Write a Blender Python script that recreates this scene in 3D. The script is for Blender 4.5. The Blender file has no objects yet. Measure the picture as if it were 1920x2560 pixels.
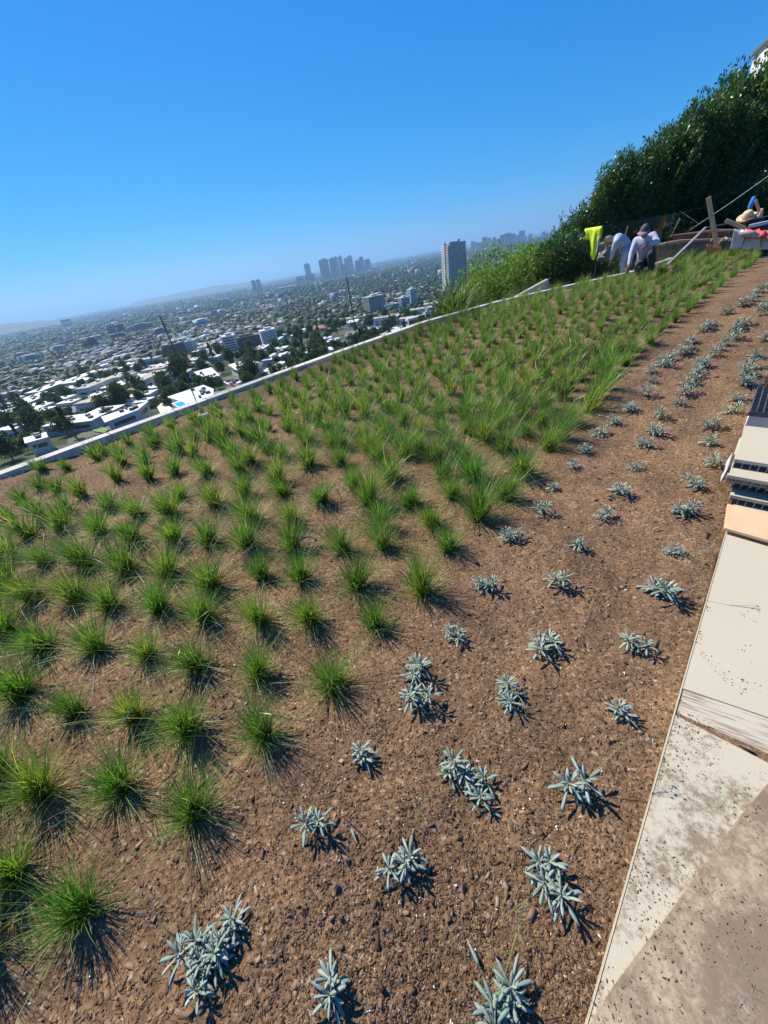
import bpy, bmesh, math, random
import numpy as np
from mathutils import Vector, Matrix
# ---------------------------------------------------------------- camera
PITCH = math.radians(33.9); ROLL = math.radians(9.9); FPX = 935.0; EYE = 1.6
_f = np.array([0, math.cos(PITCH), -math.sin(PITCH)])
_u0 = np.array([0, math.sin(PITCH), math.cos(PITCH)]); _r0 = np.array([1.0, 0, 0])
_r = math.cos(ROLL)*_r0 - math.sin(ROLL)*_u0
_u = math.sin(ROLL)*_r0 + math.cos(ROLL)*_u0
scene = bpy.context.scene
cam_d = bpy.data.cameras.new('camera'); cam = bpy.data.objects.new('camera', cam_d)
scene.collection.objects.link(cam); scene.camera = cam
cam_d.sensor_fit = 'VERTICAL'; cam_d.sensor_height = 36; cam_d.lens = FPX/2560*36
cam_d.clip_start = 0.02; cam_d.clip_end = 120000
M = Matrix.Identity(4)
for i in range(3):
    M[i][0] = _r[i]; M[i][1] = _u[i]; M[i][2] = -_f[i]
M[2][3] = EYE
cam.matrix_world = M
# ---------------------------------------------------------------- world, sun, exposure
SUN_AZ = math.radians(-43); SUN_EL = math.radians(46)
world = bpy.data.worlds.new("World"); scene.world = world; world.use_nodes = True
wn = world.node_tree; wn.nodes.clear()
sky = wn.nodes.new('ShaderNodeTexSky'); sky.sky_type = 'NISHITA'; sky.sun_disc = False
sky.sun_elevation = SUN_EL; sky.sun_rotation = SUN_AZ
sky.altitude = 300; sky.air_density = 1.0; sky.dust_density = 0.0; sky.ozone_density = 4.5
sepc = wn.nodes.new('ShaderNodeSeparateColor'); comc = wn.nodes.new('ShaderNodeCombineColor')   # colour grade of the sky, per channel
wn.links.new(sky.outputs[0], sepc.inputs[0])
for ch, (gam, gain) in enumerate([(2.0, 0.026), (0.80, 0.66), (0.459, 2.338)]):
    pw_ = wn.nodes.new('ShaderNodeMath'); pw_.operation = 'POWER'; pw_.inputs[1].default_value = gam
    ml_ = wn.nodes.new('ShaderNodeMath'); ml_.operation = 'MULTIPLY'; ml_.inputs[1].default_value = gain
    wn.links.new(sepc.outputs[ch], pw_.inputs[0]); wn.links.new(pw_.outputs[0], ml_.inputs[0]); wn.links.new(ml_.outputs[0], comc.inputs[ch])
bg = wn.nodes.new('ShaderNodeBackground'); bg.inputs['Strength'].default_value = 0.10
wo = wn.nodes.new('ShaderNodeOutputWorld')
wn.links.new(comc.outputs[0], bg.inputs[0]); wn.links.new(bg.outputs[0], wo.inputs[0])
sd = bpy.data.lights.new('sun', 'SUN'); sd.energy = 4.8; sd.angle = math.radians(0.5); sd.color = (1.0, 0.925, 0.81)
sun = bpy.data.objects.new('sun', sd); scene.collection.objects.link(sun)
tosun = Vector((math.sin(SUN_AZ)*math.cos(SUN_EL), math.cos(SUN_AZ)*math.cos(SUN_EL), math.sin(SUN_EL)))
sun.rotation_euler = (-tosun).to_track_quat('-Z', 'Y').to_euler()
scene.view_settings.view_transform = 'Standard'; scene.view_settings.look = 'None'
scene.view_settings.exposure = 0.66; scene.view_settings.gamma = 1.0
scene.cycles.max_bounces = 8; scene.cycles.transparent_max_bounces = 24
scene.cycles.volume_bounces = 0
# ---------------------------------------------------------------- helpers
rnd = random.Random(7); rng = np.random.default_rng(7)
COL = scene.collection
def ray(px, py): return _f + _r*(px-960)/FPX - _u*(py-1280)/FPX
CAMP = np.array([0, 0, EYE])
def fl(px, py, z=0.0):
    """point seen at photo pixel on the level plane z"""
    d = ray(px, py); t = (z-EYE)/d[2]; return CAMP + d*t
def at(px, py, D):
    """point seen at photo pixel at horizontal distance D"""
    d = ray(px, py); h = math.hypot(d[0], d[1]); return CAMP + d*D/h
def azel(px, py):
    d = ray(px, py); return math.atan2(d[0], d[1]), d[2]/math.hypot(d[0], d[1])
def proj(p):
    v = np.asarray(p, float)-CAMP; k = v@_f
    if k <= 1e-3: return (-9999, -9999)
    return (960+FPX*(v@_r)/k, 1280-FPX*(v@_u)/k)
def rise(q):                                   # the bed climbs gently towards the far right
    t = np.clip((q-3.0)/9.0, 0, 1); return 1-0.26*t*t*(3-2*t)
def W(p):
    p = np.asarray(p, float); q = (p[..., 0]+p[..., 1])*0.7071
    s = rise(q)[..., None] if p.ndim > 1 else rise(q)
    out = p.copy() if p.shape[-1] == 3 else np.concatenate([p, np.zeros(p.shape[:-1]+(1,))], -1)
    return CAMP + (out-CAMP)*s
def tag(o, label=None, cat=None, group=None, kind=None):
    if label: o['label'] = label
    if cat: o['category'] = cat
    if group: o['group'] = group
    if kind: o['kind'] = kind
    return o
def empty(name, loc=(0, 0, 0), rz=0.0, label=None, cat=None, group=None):
    o = bpy.data.objects.new(name, None); COL.objects.link(o); o.location = loc; o.rotation_euler = (0, 0, rz)
    o.empty_display_size = 0.1
    return tag(o, label, cat, group)
def link(name, me, parent=None, loc=None, rz=None):
    o = bpy.data.objects.new(name, me); COL.objects.link(o)
    if parent: o.parent = parent
    if loc is not None: o.location = loc
    if rz is not None: o.rotation_euler = (0, 0, rz)
    return o
def mesh_np(name, V, Fs, mats, tint=None, midx=None, smooth=False):
    """V (n,3); Fs = quads (m,4) or tris (m,3) array"""
    V = np.asarray(V, np.float32); Fs = np.asarray(Fs, np.int32); m, k = Fs.shape
    me = bpy.data.meshes.new(name)
    me.vertices.add(len(V)); me.vertices.foreach_set('co', V.ravel())
    me.loops.add(m*k); me.loops.foreach_set('vertex_index', Fs.ravel())
    me.polygons.add(m); me.polygons.foreach_set('loop_start', np.arange(0, m*k, k, dtype=np.int32))
    if midx is not None: me.polygons.foreach_set('material_index', np.asarray(midx, np.int32))
    if smooth: me.polygons.foreach_set('use_smooth', np.ones(m, dtype=bool))
    for mt in (mats if isinstance(mats, (list, tuple)) else [mats]): me.materials.append(mt)
    if tint is not None:
        a = me.attributes.new('tint', 'FLOAT', 'POINT'); a.data.foreach_set('value', np.asarray(tint, np.float32))
    me.update(); me.validate()
    return me
class MB:
    """collects boxes, prisms, tubes -> one mesh"""
    def __init__(s): s.v = []; s.f = []; s.m = []
    def add(s, vs, fs, mi=0):
        n = len(s.v); s.v += [tuple(v) for v in vs]; s.f += [[i+n for i in f] for f in fs]; s.m += [mi]*len(fs)
    def box(s, c, d, rz=0, mi=0, R=None):
        x, y, z = d[0]/2, d[1]/2, d[2]/2; vs = []
        for a, b, e in ((-x,-y,-z),(x,-y,-z),(x,y,-z),(-x,y,-z),(-x,-y,z),(x,-y,z),(x,y,z),(-x,y,z)):
            v = Vector((a, b, e))
            if R is not None: v = R @ v
            elif rz: v = Matrix.Rotation(rz, 3, 'Z') @ v
            vs.append((v.x+c[0], v.y+c[1], v.z+c[2]))
        s.add(vs, [(0,3,2,1),(4,5,6,7),(0,1,5,4),(1,2,6,5),(2,3,7,6),(3,0,4,7)], mi); return s
    def prism(s, poly, z0, z1, mi=0):
        n = len(poly)
        if sum(poly[i][0]*poly[(i+1) % n][1]-poly[(i+1) % n][0]*poly[i][1] for i in range(n)) < 0: poly = poly[::-1]
        vs = [(p[0], p[1], z0) for p in poly]+[(p[0], p[1], z1) for p in poly]
        fs = [list(range(n))[::-1], list(range(n, 2*n))]+[(i, (i+1) % n, (i+1) % n+n, i+n) for i in range(n)]
        s.add(vs, fs, mi); return s
    def tube(s, pts, rad, n=8, mi=0):
        pts = [Vector(p) for p in pts]; rad = rad if isinstance(rad, (list, tuple)) else [rad]*len(pts)
        vs = []; fs = []; ref = Vector((0.31, 0.17, 0.93))
        for i, p in enumerate(pts):
            t = (pts[min(i+1, len(pts)-1)]-pts[max(i-1, 0)]).normalized()
            a = t.cross(ref)
            if a.length < 1e-3: a = t.cross(Vector((1, 0, 0)))
            a.normalize(); b = t.cross(a)
            for k in range(n):
                an = 2*math.pi*k/n; vs.append(p+(a*math.cos(an)+b*math.sin(an))*rad[i])
        for i in range(len(pts)-1):
            for k in range(n):
                fs.append((i*n+k, i*n+(k+1) % n, (i+1)*n+(k+1) % n, (i+1)*n+k))
        fs.append(list(range(n))); fs.append([(len(pts)-1)*n+k for k in range(n)][::-1])
        s.add(vs, fs, mi); return s
    def beam(s, a, b, w, t, mi=0, up=(0, 0, 1)):
        a = Vector(a); b = Vector(b); d = b-a; L = d.length; d.normalize()
        x = d.cross(Vector(up)); x.normalize(); y = x.cross(d)
        R = Matrix((x, y, d)).transposed()
        s.box((a+b)/2, (w, t, L), R=R, mi=mi); return s
    def mesh(s, name, mats, bevel=0, smooth=False):
        me = bpy.data.meshes.new(name); me.from_pydata(s.v, [], s.f)
        for mt in (mats if isinstance(mats, (list, tuple)) else [mats]): me.materials.append(mt)
        me.polygons.foreach_set('material_index', s.m)
        bm = bmesh.new(); bm.from_mesh(me)
        bmesh.ops.recalc_face_normals(bm, faces=bm.faces)
        if bevel: bmesh.ops.bevel(bm, geom=bm.edges[:], offset=bevel, segments=1, affect='EDGES')
        bm.to_mesh(me); bm.free()
        if smooth:
            for p in me.polygons: p.use_smooth = True
        me.update(); return me
    def build(s, name, mats, parent=None, loc=None, rz=None, bevel=0, smooth=False):
        return link(name, s.mesh(name, mats, bevel, smooth), parent, loc, rz)
# ---- value noise
_ng = np.random.default_rng(3).random((256, 256))
def vnoise(x, y):
    xi = np.floor(x).astype(int); yi = np.floor(y).astype(int); fx = x-xi; fy = y-yi
    fx = fx*fx*(3-2*fx); fy = fy*fy*(3-2*fy)
    g = lambda a, b: _ng[a % 256, b % 256]
    return (g(xi, yi)*(1-fx)+g(xi+1, yi)*fx)*(1-fy)+(g(xi, yi+1)*(1-fx)+g(xi+1, yi+1)*fx)*fy
def fbm(x, y, o=4, l=2.1, g=0.5):
    s = 0; a = 1; t = 0
    for i in range(o): s = s+a*vnoise(x*l**i+17.3*i, y*l**i-9.1*i); t += a; a *= g
    return s/t
# ---------------------------------------------------------------- materials
def nt(name):
    m = bpy.data.materials.new(name); m.use_nodes = True; t = m.node_tree
    return m, t, t.nodes['Principled BSDF'], t.nodes['Material Output']
def mix(t, fac, a, b, blend='MIX'):
    n = t.nodes.new('ShaderNodeMix'); n.data_type = 'RGBA'; n.blend_type = blend
    for sock, v in ((0, fac), (6, a), (7, b)):
        if hasattr(v, 'is_output'): t.links.new(v, n.inputs[sock])
        elif sock == 0: n.inputs[0].default_value = v
        else: n.inputs[sock].default_value = (*v, 1) if len(v) == 3 else v
    return n.outputs[2]
def noise(t, scale, detail=4, rough=0.6, coord='Object', dist=0, vec=None):
    n = t.nodes.new('ShaderNodeTexNoise'); n.inputs['Scale'].default_value = scale; n.inputs['Detail'].default_value = detail
    n.inputs['Roughness'].default_value = rough; n.inputs['Distortion'].default_value = dist
    if vec is None:
        c = t.nodes.new('ShaderNodeTexCoord'); vec = c.outputs[coord]
    t.links.new(vec, n.inputs['Vector'])
    return n.outputs['Fac']
def ramp(t, fac, stops):
    n = t.nodes.new('ShaderNodeValToRGB'); e = n.color_ramp.elements
    while len(e) < len(stops): e.new(0.5)
    for i, (p, c) in enumerate(stops):
        e[i].position = p; e[i].color = (c, c, c, 1) if not isinstance(c, tuple) else (*c, 1)
    t.links.new(fac, n.inputs[0]); return n.outputs[0]
def bump(t, b, h, strength, dist=0.01):
    n = t.nodes.new('ShaderNodeBump'); n.inputs['Strength'].default_value = strength; n.inputs['Distance'].default_value = dist
    t.links.new(h, n.inputs['Height']); t.links.new(n.outputs[0], b.inputs['Normal'])
def noisy(name, c1, c2, scale=5, rough=0.8, bmp=0.0, bdist=0.005, metal=0, spec=0.5, lo=0.35, hi=0.65, coord='Object'):
    m, t, b, o = nt(name)
    n = noise(t, scale, 5, 0.6, coord)
    t.links.new(mix(t, ramp(t, n, [(lo, 0.0), (hi, 1.0)]), c1, c2), b.inputs['Base Color'])
    b.inputs['Roughness'].default_value = rough; b.inputs['Metallic'].default_value = metal
    b.inputs['Specular IOR Level'].default_value = spec
    if bmp: bump(t, b, noise(t, scale*6, 4, 0.6, coord), bmp, bdist)
    return m
def tinted(name, stops, rough=0.6, trans=0.0, spec=0.4, transcol=None, vary=None):
    """colour from the per-vertex tint attribute; trans = share of light let through (leaves)"""
    m, t, b, o = nt(name)
    a = t.nodes.new('ShaderNodeAttribute'); a.attribute_name = 'tint'
    c = ramp(t, a.outputs['Fac'], stops)
    if vary:                                                  # every plant a little different
        oi = t.nodes.new('ShaderNodeObjectInfo'); c = mix(t, 1.0, c, ramp(t, oi.outputs['Random'], vary), 'MULTIPLY')
    t.links.new(c, b.inputs['Base Color']); b.inputs['Roughness'].default_value = rough
    b.inputs['Specular IOR Level'].default_value = spec
    if trans:
        tr = t.nodes.new('ShaderNodeBsdfTranslucent'); ms = t.nodes.new('ShaderNodeMixShader'); ms.inputs[0].default_value = trans
        if transcol: t.links.new(mix(t, 1.0, c, transcol, 'MULTIPLY'), tr.inputs[0])
        else: t.links.new(c, tr.inputs[0])
        t.links.new(b.outputs[0], ms.inputs[1]); t.links.new(tr.outputs[0], ms.inputs[2]); t.links.new(ms.outputs[0], o.inputs[0])
    return m
MAT = {}
MAT['grass'] = tinted('grass_blades', [(0.0, (0.06, 0.125, 0.024)), (0.4, (0.105, 0.225, 0.036)), (0.7, (0.17, 0.31, 0.048)), (0.9, (0.32, 0.37, 0.075)), (1.0, (0.42, 0.34, 0.19))], 0.45, 0.42, 0.45, (1.45, 1.45, 0.85), [(0.0, (0.80, 0.86, 0.95)), (0.3, (1.0, 1.0, 1.0)), (0.6, (0.92, 1.06, 0.9)), (0.85, (1.2, 1.06, 0.95)), (1.0, (1.5, 1.15, 1.1))])
MAT['straw'] = noisy('dry_straw', (0.42, 0.33, 0.17), (0.55, 0.47, 0.28), 40, 0.7)
MAT['succ'] = tinted('chalky_blue_leaf', [(0.0, (0.18, 0.245, 0.20)), (0.6, (0.27, 0.34, 0.285)), (0.9, (0.35, 0.41, 0.33)), (1.0, (0.42, 0.45, 0.16))], 0.55, 0.10, 0.35, None, [(0.0, (0.88, 0.92, 0.90)), (0.5, (1.0, 1.0, 1.0)), (1.0, (1.1, 1.05, 0.95))])
MAT['succstem'] = noisy('yellow_green_stem', (0.30, 0.36, 0.10), (0.22, 0.22, 0.09), 60, 0.6)
MAT['bud'] = noisy('mauve_bud', (0.22, 0.16, 0.20), (0.12, 0.10, 0.10), 200, 0.7)
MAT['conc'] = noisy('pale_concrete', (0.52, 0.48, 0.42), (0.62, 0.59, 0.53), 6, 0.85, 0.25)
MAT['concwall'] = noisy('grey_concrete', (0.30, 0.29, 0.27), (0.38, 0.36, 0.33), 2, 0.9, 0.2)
MAT['wood'] = noisy('raw_timber', (0.52, 0.32, 0.15), (0.62, 0.42, 0.22), 9, 0.75, 0.2)
MAT['ply'] = noisy('orange_plywood', (0.60, 0.38, 0.20), (0.70, 0.47, 0.27), 5, 0.65, 0.15)
MAT['orange'] = noisy('orange_timber', (0.50, 0.24, 0.06), (0.36, 0.16, 0.05), 8, 0.7, 0.3)
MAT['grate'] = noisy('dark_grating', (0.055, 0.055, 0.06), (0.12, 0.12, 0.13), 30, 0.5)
MAT['gratelit'] = noisy('lit_grating', (0.16, 0.15, 0.15), (0.30, 0.28, 0.27), 30, 0.6)  # paler copy of the dark grating, light on its bars painted in
MAT['steel'] = noisy('galvanised_steel', (0.30, 0.30, 0.30), (0.42, 0.42, 0.41), 12, 0.45, metal=0.5)
MAT['pvc'] = noisy('grey_pvc', (0.36, 0.36, 0.38), (0.42, 0.42, 0.43), 8, 0.4)
MAT['red'] = noisy('red_fabric', (0.55, 0.05, 0.04), (0.66, 0.14, 0.12), 10, 0.7, 0.4)
MAT['hiviz'] = noisy('fluorescent_fabric', (0.58, 0.74, 0.01), (0.66, 0.80, 0.02), 12, 0.6, 0.3)
MAT['reflect'] = noisy('silver_tape', (0.5, 0.52, 0.5), (0.6, 0.6, 0.6), 12, 0.35)
MAT['skin'] = noisy('skin', (0.33, 0.18, 0.11), (0.38, 0.22, 0.14), 20, 0.55)
MAT['glove'] = noisy('tan_glove', (0.50, 0.38, 0.24), (0.58, 0.46, 0.32), 30, 0.8, 0.3)
MAT['sweat'] = noisy('grey_sweatshirt', (0.44, 0.46, 0.55), (0.50, 0.52, 0.60), 6, 0.9, 0.3, 0.01)
MAT['white_shirt'] = noisy('white_shirt', (0.33, 0.38, 0.42), (0.42, 0.47, 0.51), 6, 0.9, 0.3, 0.01)
MAT['dark_cloth'] = noisy('charcoal_cloth', (0.030, 0.031, 0.036), (0.045, 0.046, 0.052), 8, 0.9, 0.4, 0.01)
MAT['blue_cloth'] = noisy('blue_cloth', (0.02, 0.16, 0.55), (0.03, 0.22, 0.62), 8, 0.8)
MAT['cap'] = noisy('plum_cap', (0.07, 0.055, 0.075), (0.10, 0.08, 0.10), 10, 0.85)
MAT['capbrim'] = noisy('cap_brim', (0.22, 0.16, 0.16), (0.26, 0.2, 0.19), 10, 0.85)
MAT['strawhat'] = noisy('woven_straw', (0.55, 0.40, 0.21), (0.66, 0.50, 0.30), 60, 0.8, 0.4)
MAT['boot'] = noisy('brown_boot', (0.10, 0.07, 0.045), (0.14, 0.1, 0.07), 20, 0.8)
MAT['rock'] = noisy('grey_boulder', (0.17, 0.16, 0.14), (0.26, 0.25, 0.22), 3, 0.9, 0.6, 0.03)
MAT['rubble'] = noisy('brown_rubble', (0.12, 0.085, 0.06), (0.27, 0.21, 0.16), 6, 0.95, 0.6, 0.03)
MAT['redwall'] = noisy('red_brown_masonry', (0.16, 0.05, 0.04), (0.20, 0.12, 0.10), 5, 0.9, 0.5, 0.02)
MAT['stone'] = noisy('weathered_cream_stone', (0.52, 0.48, 0.42), (0.64, 0.61, 0.55), 4, 0.8, 0.3)
MAT['film'] = noisy('plastic_film', (0.55, 0.56, 0.58), (0.7, 0.7, 0.72), 20, 0.3)
MAT['tan_strip'] = noisy('ground_rope', (0.3, 0.3, 0.28), (0.4, 0.4, 0.36), 30, 0.8)
MAT['trunk'] = noisy('tree_bark', (0.10, 0.075, 0.05), (0.17, 0.13, 0.10), 8, 0.9, 0.5)
MAT['ficus'] = tinted('glossy_hedge_leaf', [(0.0, (0.022, 0.055, 0.018)), (0.55, (0.045, 0.10, 0.024)), (0.85, (0.09, 0.165, 0.035)), (1.0, (0.18, 0.28, 0.06))], 0.36, 0.32, 0.5, (1.5, 1.6, 0.7))
MAT['bushleaf'] = tinted('bright_bush_leaf', [(0.0, (0.09, 0.17, 0.03)), (0.6, (0.15, 0.26, 0.04)), (1.0, (0.24, 0.34, 0.07))], 0.5, 0.4, 0.3, (1.5, 1.5, 0.8))
MAT['reedleaf'] = tinted('reed_leaf', [(0.0, (0.04, 0.085, 0.025)), (0.6, (0.08, 0.14, 0.035)), (1.0, (0.25, 0.30, 0.12))], 0.4, 0.35, 0.5, (1.5, 1.5, 0.8))
MAT['redleaf'] = tinted('rusty_leaf', [(0.0, (0.12, 0.045, 0.02)), (1.0, (0.22, 0.10, 0.04))], 0.6, 0.3)
MAT['cityleaf'] = tinted('city_tree_leaf', [(0.0, (0.022, 0.045, 0.016)), (0.5, (0.045, 0.082, 0.025)), (0.85, (0.08, 0.125, 0.035)), (1.0, (0.15, 0.19, 0.05))], 0.65, 0.32, 0.2, (1.5, 1.5, 0.9))
MAT['palm'] = tinted('palm_frond', [(0.0, (0.04, 0.08, 0.02)), (1.0, (0.10, 0.16, 0.05))], 0.5, 0.25, 0.3)
def flat_mat(name, c, rough=0.7, j=0.12, scale=0.15, metal=0):
    return noisy(name, tuple(x*(1-j) for x in c), tuple(min(1, x*(1+j)) for x in c), scale, rough, metal=metal)
MAT['wwhite'] = flat_mat('white_stucco', (0.64, 0.64, 0.63), 0.7, 0.07)
MAT['wcream'] = flat_mat('cream_stucco', (0.62, 0.56, 0.47), 0.8)
MAT['wgrey'] = flat_mat('grey_stucco', (0.36, 0.37, 0.39), 0.8)
MAT['wbrown'] = flat_mat('brown_stucco', (0.24, 0.17, 0.13), 0.8)
MAT['wblue'] = flat_mat('blue_grey_panel', (0.30, 0.37, 0.45), 0.5)
MAT['roofwhite'] = flat_mat('white_roof', (0.66, 0.66, 0.655), 0.6, 0.10)
MAT['roofgrey'] = flat_mat('grey_roof', (0.32, 0.31, 0.30), 0.9)
MAT['roofdark'] = flat_mat('dark_shingle', (0.11, 0.11, 0.12), 0.9)
MAT['rooftan'] = flat_mat('tan_roof', (0.46, 0.40, 0.33), 0.9)
MAT['terra'] = noisy('terracotta_tiles', (0.36, 0.16, 0.08), (0.48, 0.25, 0.14), 1.5, 0.85, 0.5, 0.05)
MAT['pool'] = noisy('pool_water', (0.02, 0.40, 0.62), (0.04, 0.50, 0.72), 0.8, 0.05)
MAT['winglass'] = noisy('window_glass', (0.020, 0.028, 0.036), (0.05, 0.065, 0.08), 0.3, 0.08)
MAT['tealglass'] = noisy('teal_glass', (0.02, 0.05, 0.055), (0.05, 0.10, 0.11), 0.2, 0.08)
MAT['lawn'] = noisy('lawn', (0.09, 0.20, 0.03), (0.14, 0.26, 0.05), 0.02, 0.9)
MAT['asphalt'] = flat_mat('street_asphalt', (0.16, 0.155, 0.15), 0.9, 0.15, 0.02)
MAT['equip'] = flat_mat('roof_equipment', (0.10, 0.10, 0.10), 0.6)
def hash_mat(name, cols, rough=0.8):
    return tinted(name, cols, rough)
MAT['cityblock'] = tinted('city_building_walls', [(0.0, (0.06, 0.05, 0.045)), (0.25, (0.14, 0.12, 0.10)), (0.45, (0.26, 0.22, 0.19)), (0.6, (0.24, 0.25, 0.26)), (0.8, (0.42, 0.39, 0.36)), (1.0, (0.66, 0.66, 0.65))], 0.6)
MAT['soil'] = None
# ================================================================ TERRAIN, SEA, HILLS, HAZE
_pr = np.array([(0,-5),(15,-6),(40,-14),(90,-28),(150,-38),(300,-52),(600,-68),(1000,-82),(2000,-100),(5000,-110),(12000,-113),(40000,-117)], float)
def terrain(x, y):
    x = np.asarray(x, float); y = np.asarray(y, float); r = np.hypot(x, y); az = np.degrees(np.arctan2(x, y))
    z = np.interp(r, _pr[:, 0], _pr[:, 1])
    w = np.clip((az-15)/8, 0, 1)+np.clip((-az-75)/20, 0, 1); w = w*w*(3-2*w)
    zg = np.interp(r, [0, 19, 26, 45, 90, 150, 300, 600, 1000], [-0.5, -0.3, -1.5, -9, -25, -38, -52, -68, -82])
    zg = np.where(r > 1000, z, zg)
    z = z*(1-w)+zg*w
    z = z+(vnoise(x/90, y/90)-0.5)*np.clip((r-60)/300, 0, 1)*5+(vnoise(x/1400+5, y/1400)-0.5)*np.clip((r-1500)/3000, 0, 1)*16
    return z
def hit(px, py, h=0.0, r0=30):
    d = ray(px, py); hh = math.hypot(d[0], d[1]); r = np.exp(np.linspace(math.log(r0), math.log(39000), 3000))
    x = d[0]/hh*r; y = d[1]/hh*r; z = EYE+d[2]/hh*r; i = int(np.argmax(z < terrain(x, y)+h))
    return np.array([x[i], y[i], z[i]]), float(r[i])
def build_terrain():
    rr = np.concatenate([[0.5, 3, 6, 9], np.exp(np.linspace(math.log(12), math.log(30000), 230))]); na = 480
    az = np.linspace(0, 2*math.pi, na, endpoint=False)
    R_, A_ = np.meshgrid(rr, az, indexing='ij'); X = R_*np.sin(A_); Y = R_*np.cos(A_); Z = terrain(X, Y)
    V = np.stack([X, Y, Z], -1).reshape(-1, 3)
    i = np.arange(len(rr)-1)[:, None]*na; j = np.arange(na)[None, :]; jn = (j+1) % na
    F = np.stack([i+j, i+jn, i+na+jn, i+na+j], -1).reshape(-1, 4)[:, ::-1]
    m, t, b, o = nt('terrain')
    c = t.nodes.new('ShaderNodeTexCoord')
    vo = t.nodes.new('ShaderNodeTexVoronoi'); vo.inputs['Scale'].default_value = 0.045; vo.inputs['Randomness'].default_value = 0.8
    t.links.new(c.outputs['Object'], vo.inputs['Vector'])
    sp = t.nodes.new('ShaderNodeSeparateColor'); t.links.new(vo.outputs['Color'], sp.inputs[0])
    urban = ramp(t, sp.outputs[0], [(0.0, (0.03, 0.05, 0.02)), (0.45, (0.05, 0.075, 0.03)), (0.65, (0.10, 0.095, 0.08)), (0.85, (0.18, 0.165, 0.15)), (1.0, (0.34, 0.33, 0.31))])
    green = ramp(t, noise(t, 0.15, 5), [(0.3, (0.03, 0.05, 0.02)), (0.6, (0.07, 0.095, 0.035)), (0.8, (0.16, 0.13, 0.08))])
    region = ramp(t, noise(t, 0.0022, 3), [(0.40, 0.0), (0.56, 1.0)])
    t.links.new(mix(t, region, urban, green), b.inputs['Base Color']); b.inputs['Roughness'].default_value = 0.95
    b.inputs['Specular IOR Level'].default_value = 0.1
    o = link('terrain', mesh_np('terrain', V, F, m, smooth=True)); tag(o, 'wide city plain and hillside below the planted terrace', 'terrain', kind='structure')
build_terrain()
def polar_sheet(name, a0, a1, r0, r1, z, mat, label):
    az = np.radians(np.linspace(a0, a1, 40)); rr = np.linspace(r0, r1, 6)
    V = np.array([(r*math.sin(a), r*math.cos(a), z) for r in rr for a in az]); n = 40
    F = np.array([(i*n+j, (i+1)*n+j, (i+1)*n+j+1, i*n+j+1) for i in range(5) for j in range(n-1)])
    o = link(name, mesh_np(name, V, F, mat)); tag(o, label, name, kind='structure')
m, t, b, o_ = nt('sea_water'); b.inputs['Base Color'].default_value = (0.10, 0.22, 0.36, 1); b.inputs['Roughness'].default_value = 0.45
polar_sheet('sea', 4, 60, 15500, 29900, -100, m, 'pale blue strip of ocean along the far horizon')
def ridge(name, label, pts, D, mat, zb=-130, depth=2500):
    """pts: (photo px, photo py) crest points, seen at distance D"""
    V = []; F = []; N = 60
    xs = np.linspace(pts[0][0], pts[-1][0], N); ys = np.interp(xs, [p[0] for p in pts], [p[1] for p in pts])
    for i in range(N):
        p = at(xs[i], ys[i]+1.0*(fbm(np.array([xs[i]/9.0]), np.array([1.0]))[0]-0.5)*3, D); u = p[:2]/np.hypot(*p[:2])
        q0 = u*(D-depth); q2 = u*(D+depth*0.5); mz = p[2]; k = u*(D-depth*0.4)
        V += [(q0[0], q0[1], zb), (k[0], k[1], zb+(mz-zb)*0.62), (p[0], p[1], mz), (q2[0], q2[1], zb)]
    for i in range(N-1):
        for k in range(3): F.append((i*4+k, (i+1)*4+k, (i+1)*4+k+1, i*4+k+1))
    o = link(name, mesh_np(name, V, F, mat, smooth=True)); tag(o, label, 'hill', kind='structure')
MAT['hill'] = noisy('hill_scrub', (0.04, 0.06, 0.035), (0.11, 0.11, 0.07), 0.004, 0.95)
ridge('hills', 'pale hazy headland rising at the far left of the horizon', [(-260, 800), (-60, 786), (0, 780), (60, 773), (120, 766), (170, 761), (210, 760), (262, 756), (330, 750), (410, 740)], 25000, MAT['hill'])
ridge('hills', 'low dark ridge on the horizon left of the twin towers', [(330, 757), (400, 742), (470, 728), (530, 716), (570, 711), (600, 707), (640, 702)], 10500, MAT['hill'], -112, 1200)
ridge('hills', 'low dark tree covered rise at the left edge of the plain', [(-200, 850), (0, 812), (40, 806), (80, 803), (130, 802), (180, 797)], 7000, MAT['hill'], -112, 900)
def haze():
    b = MB(); b.box((0, 0, 110), (64000, 64000, 520))
    m = bpy.data.materials.new('haze_air'); m.use_nodes = True; t = m.node_tree; t.nodes.clear()
    v = t.nodes.new('ShaderNodeVolumePrincipled'); o = t.nodes.new('ShaderNodeOutputMaterial')
    v.inputs['Color'].default_value = (0.38, 0.68, 1.0, 1); v.inputs['Density'].default_value = HAZE; v.inputs['Anisotropy'].default_value = 0.25
    t.links.new(v.outputs[0], o.inputs['Volume'])
    ob = b.build('haze', m); tag(ob, 'thin blue summer haze over the whole plain', 'haze', kind='stuff')
HAZE = 1.05e-4
haze()
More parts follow.
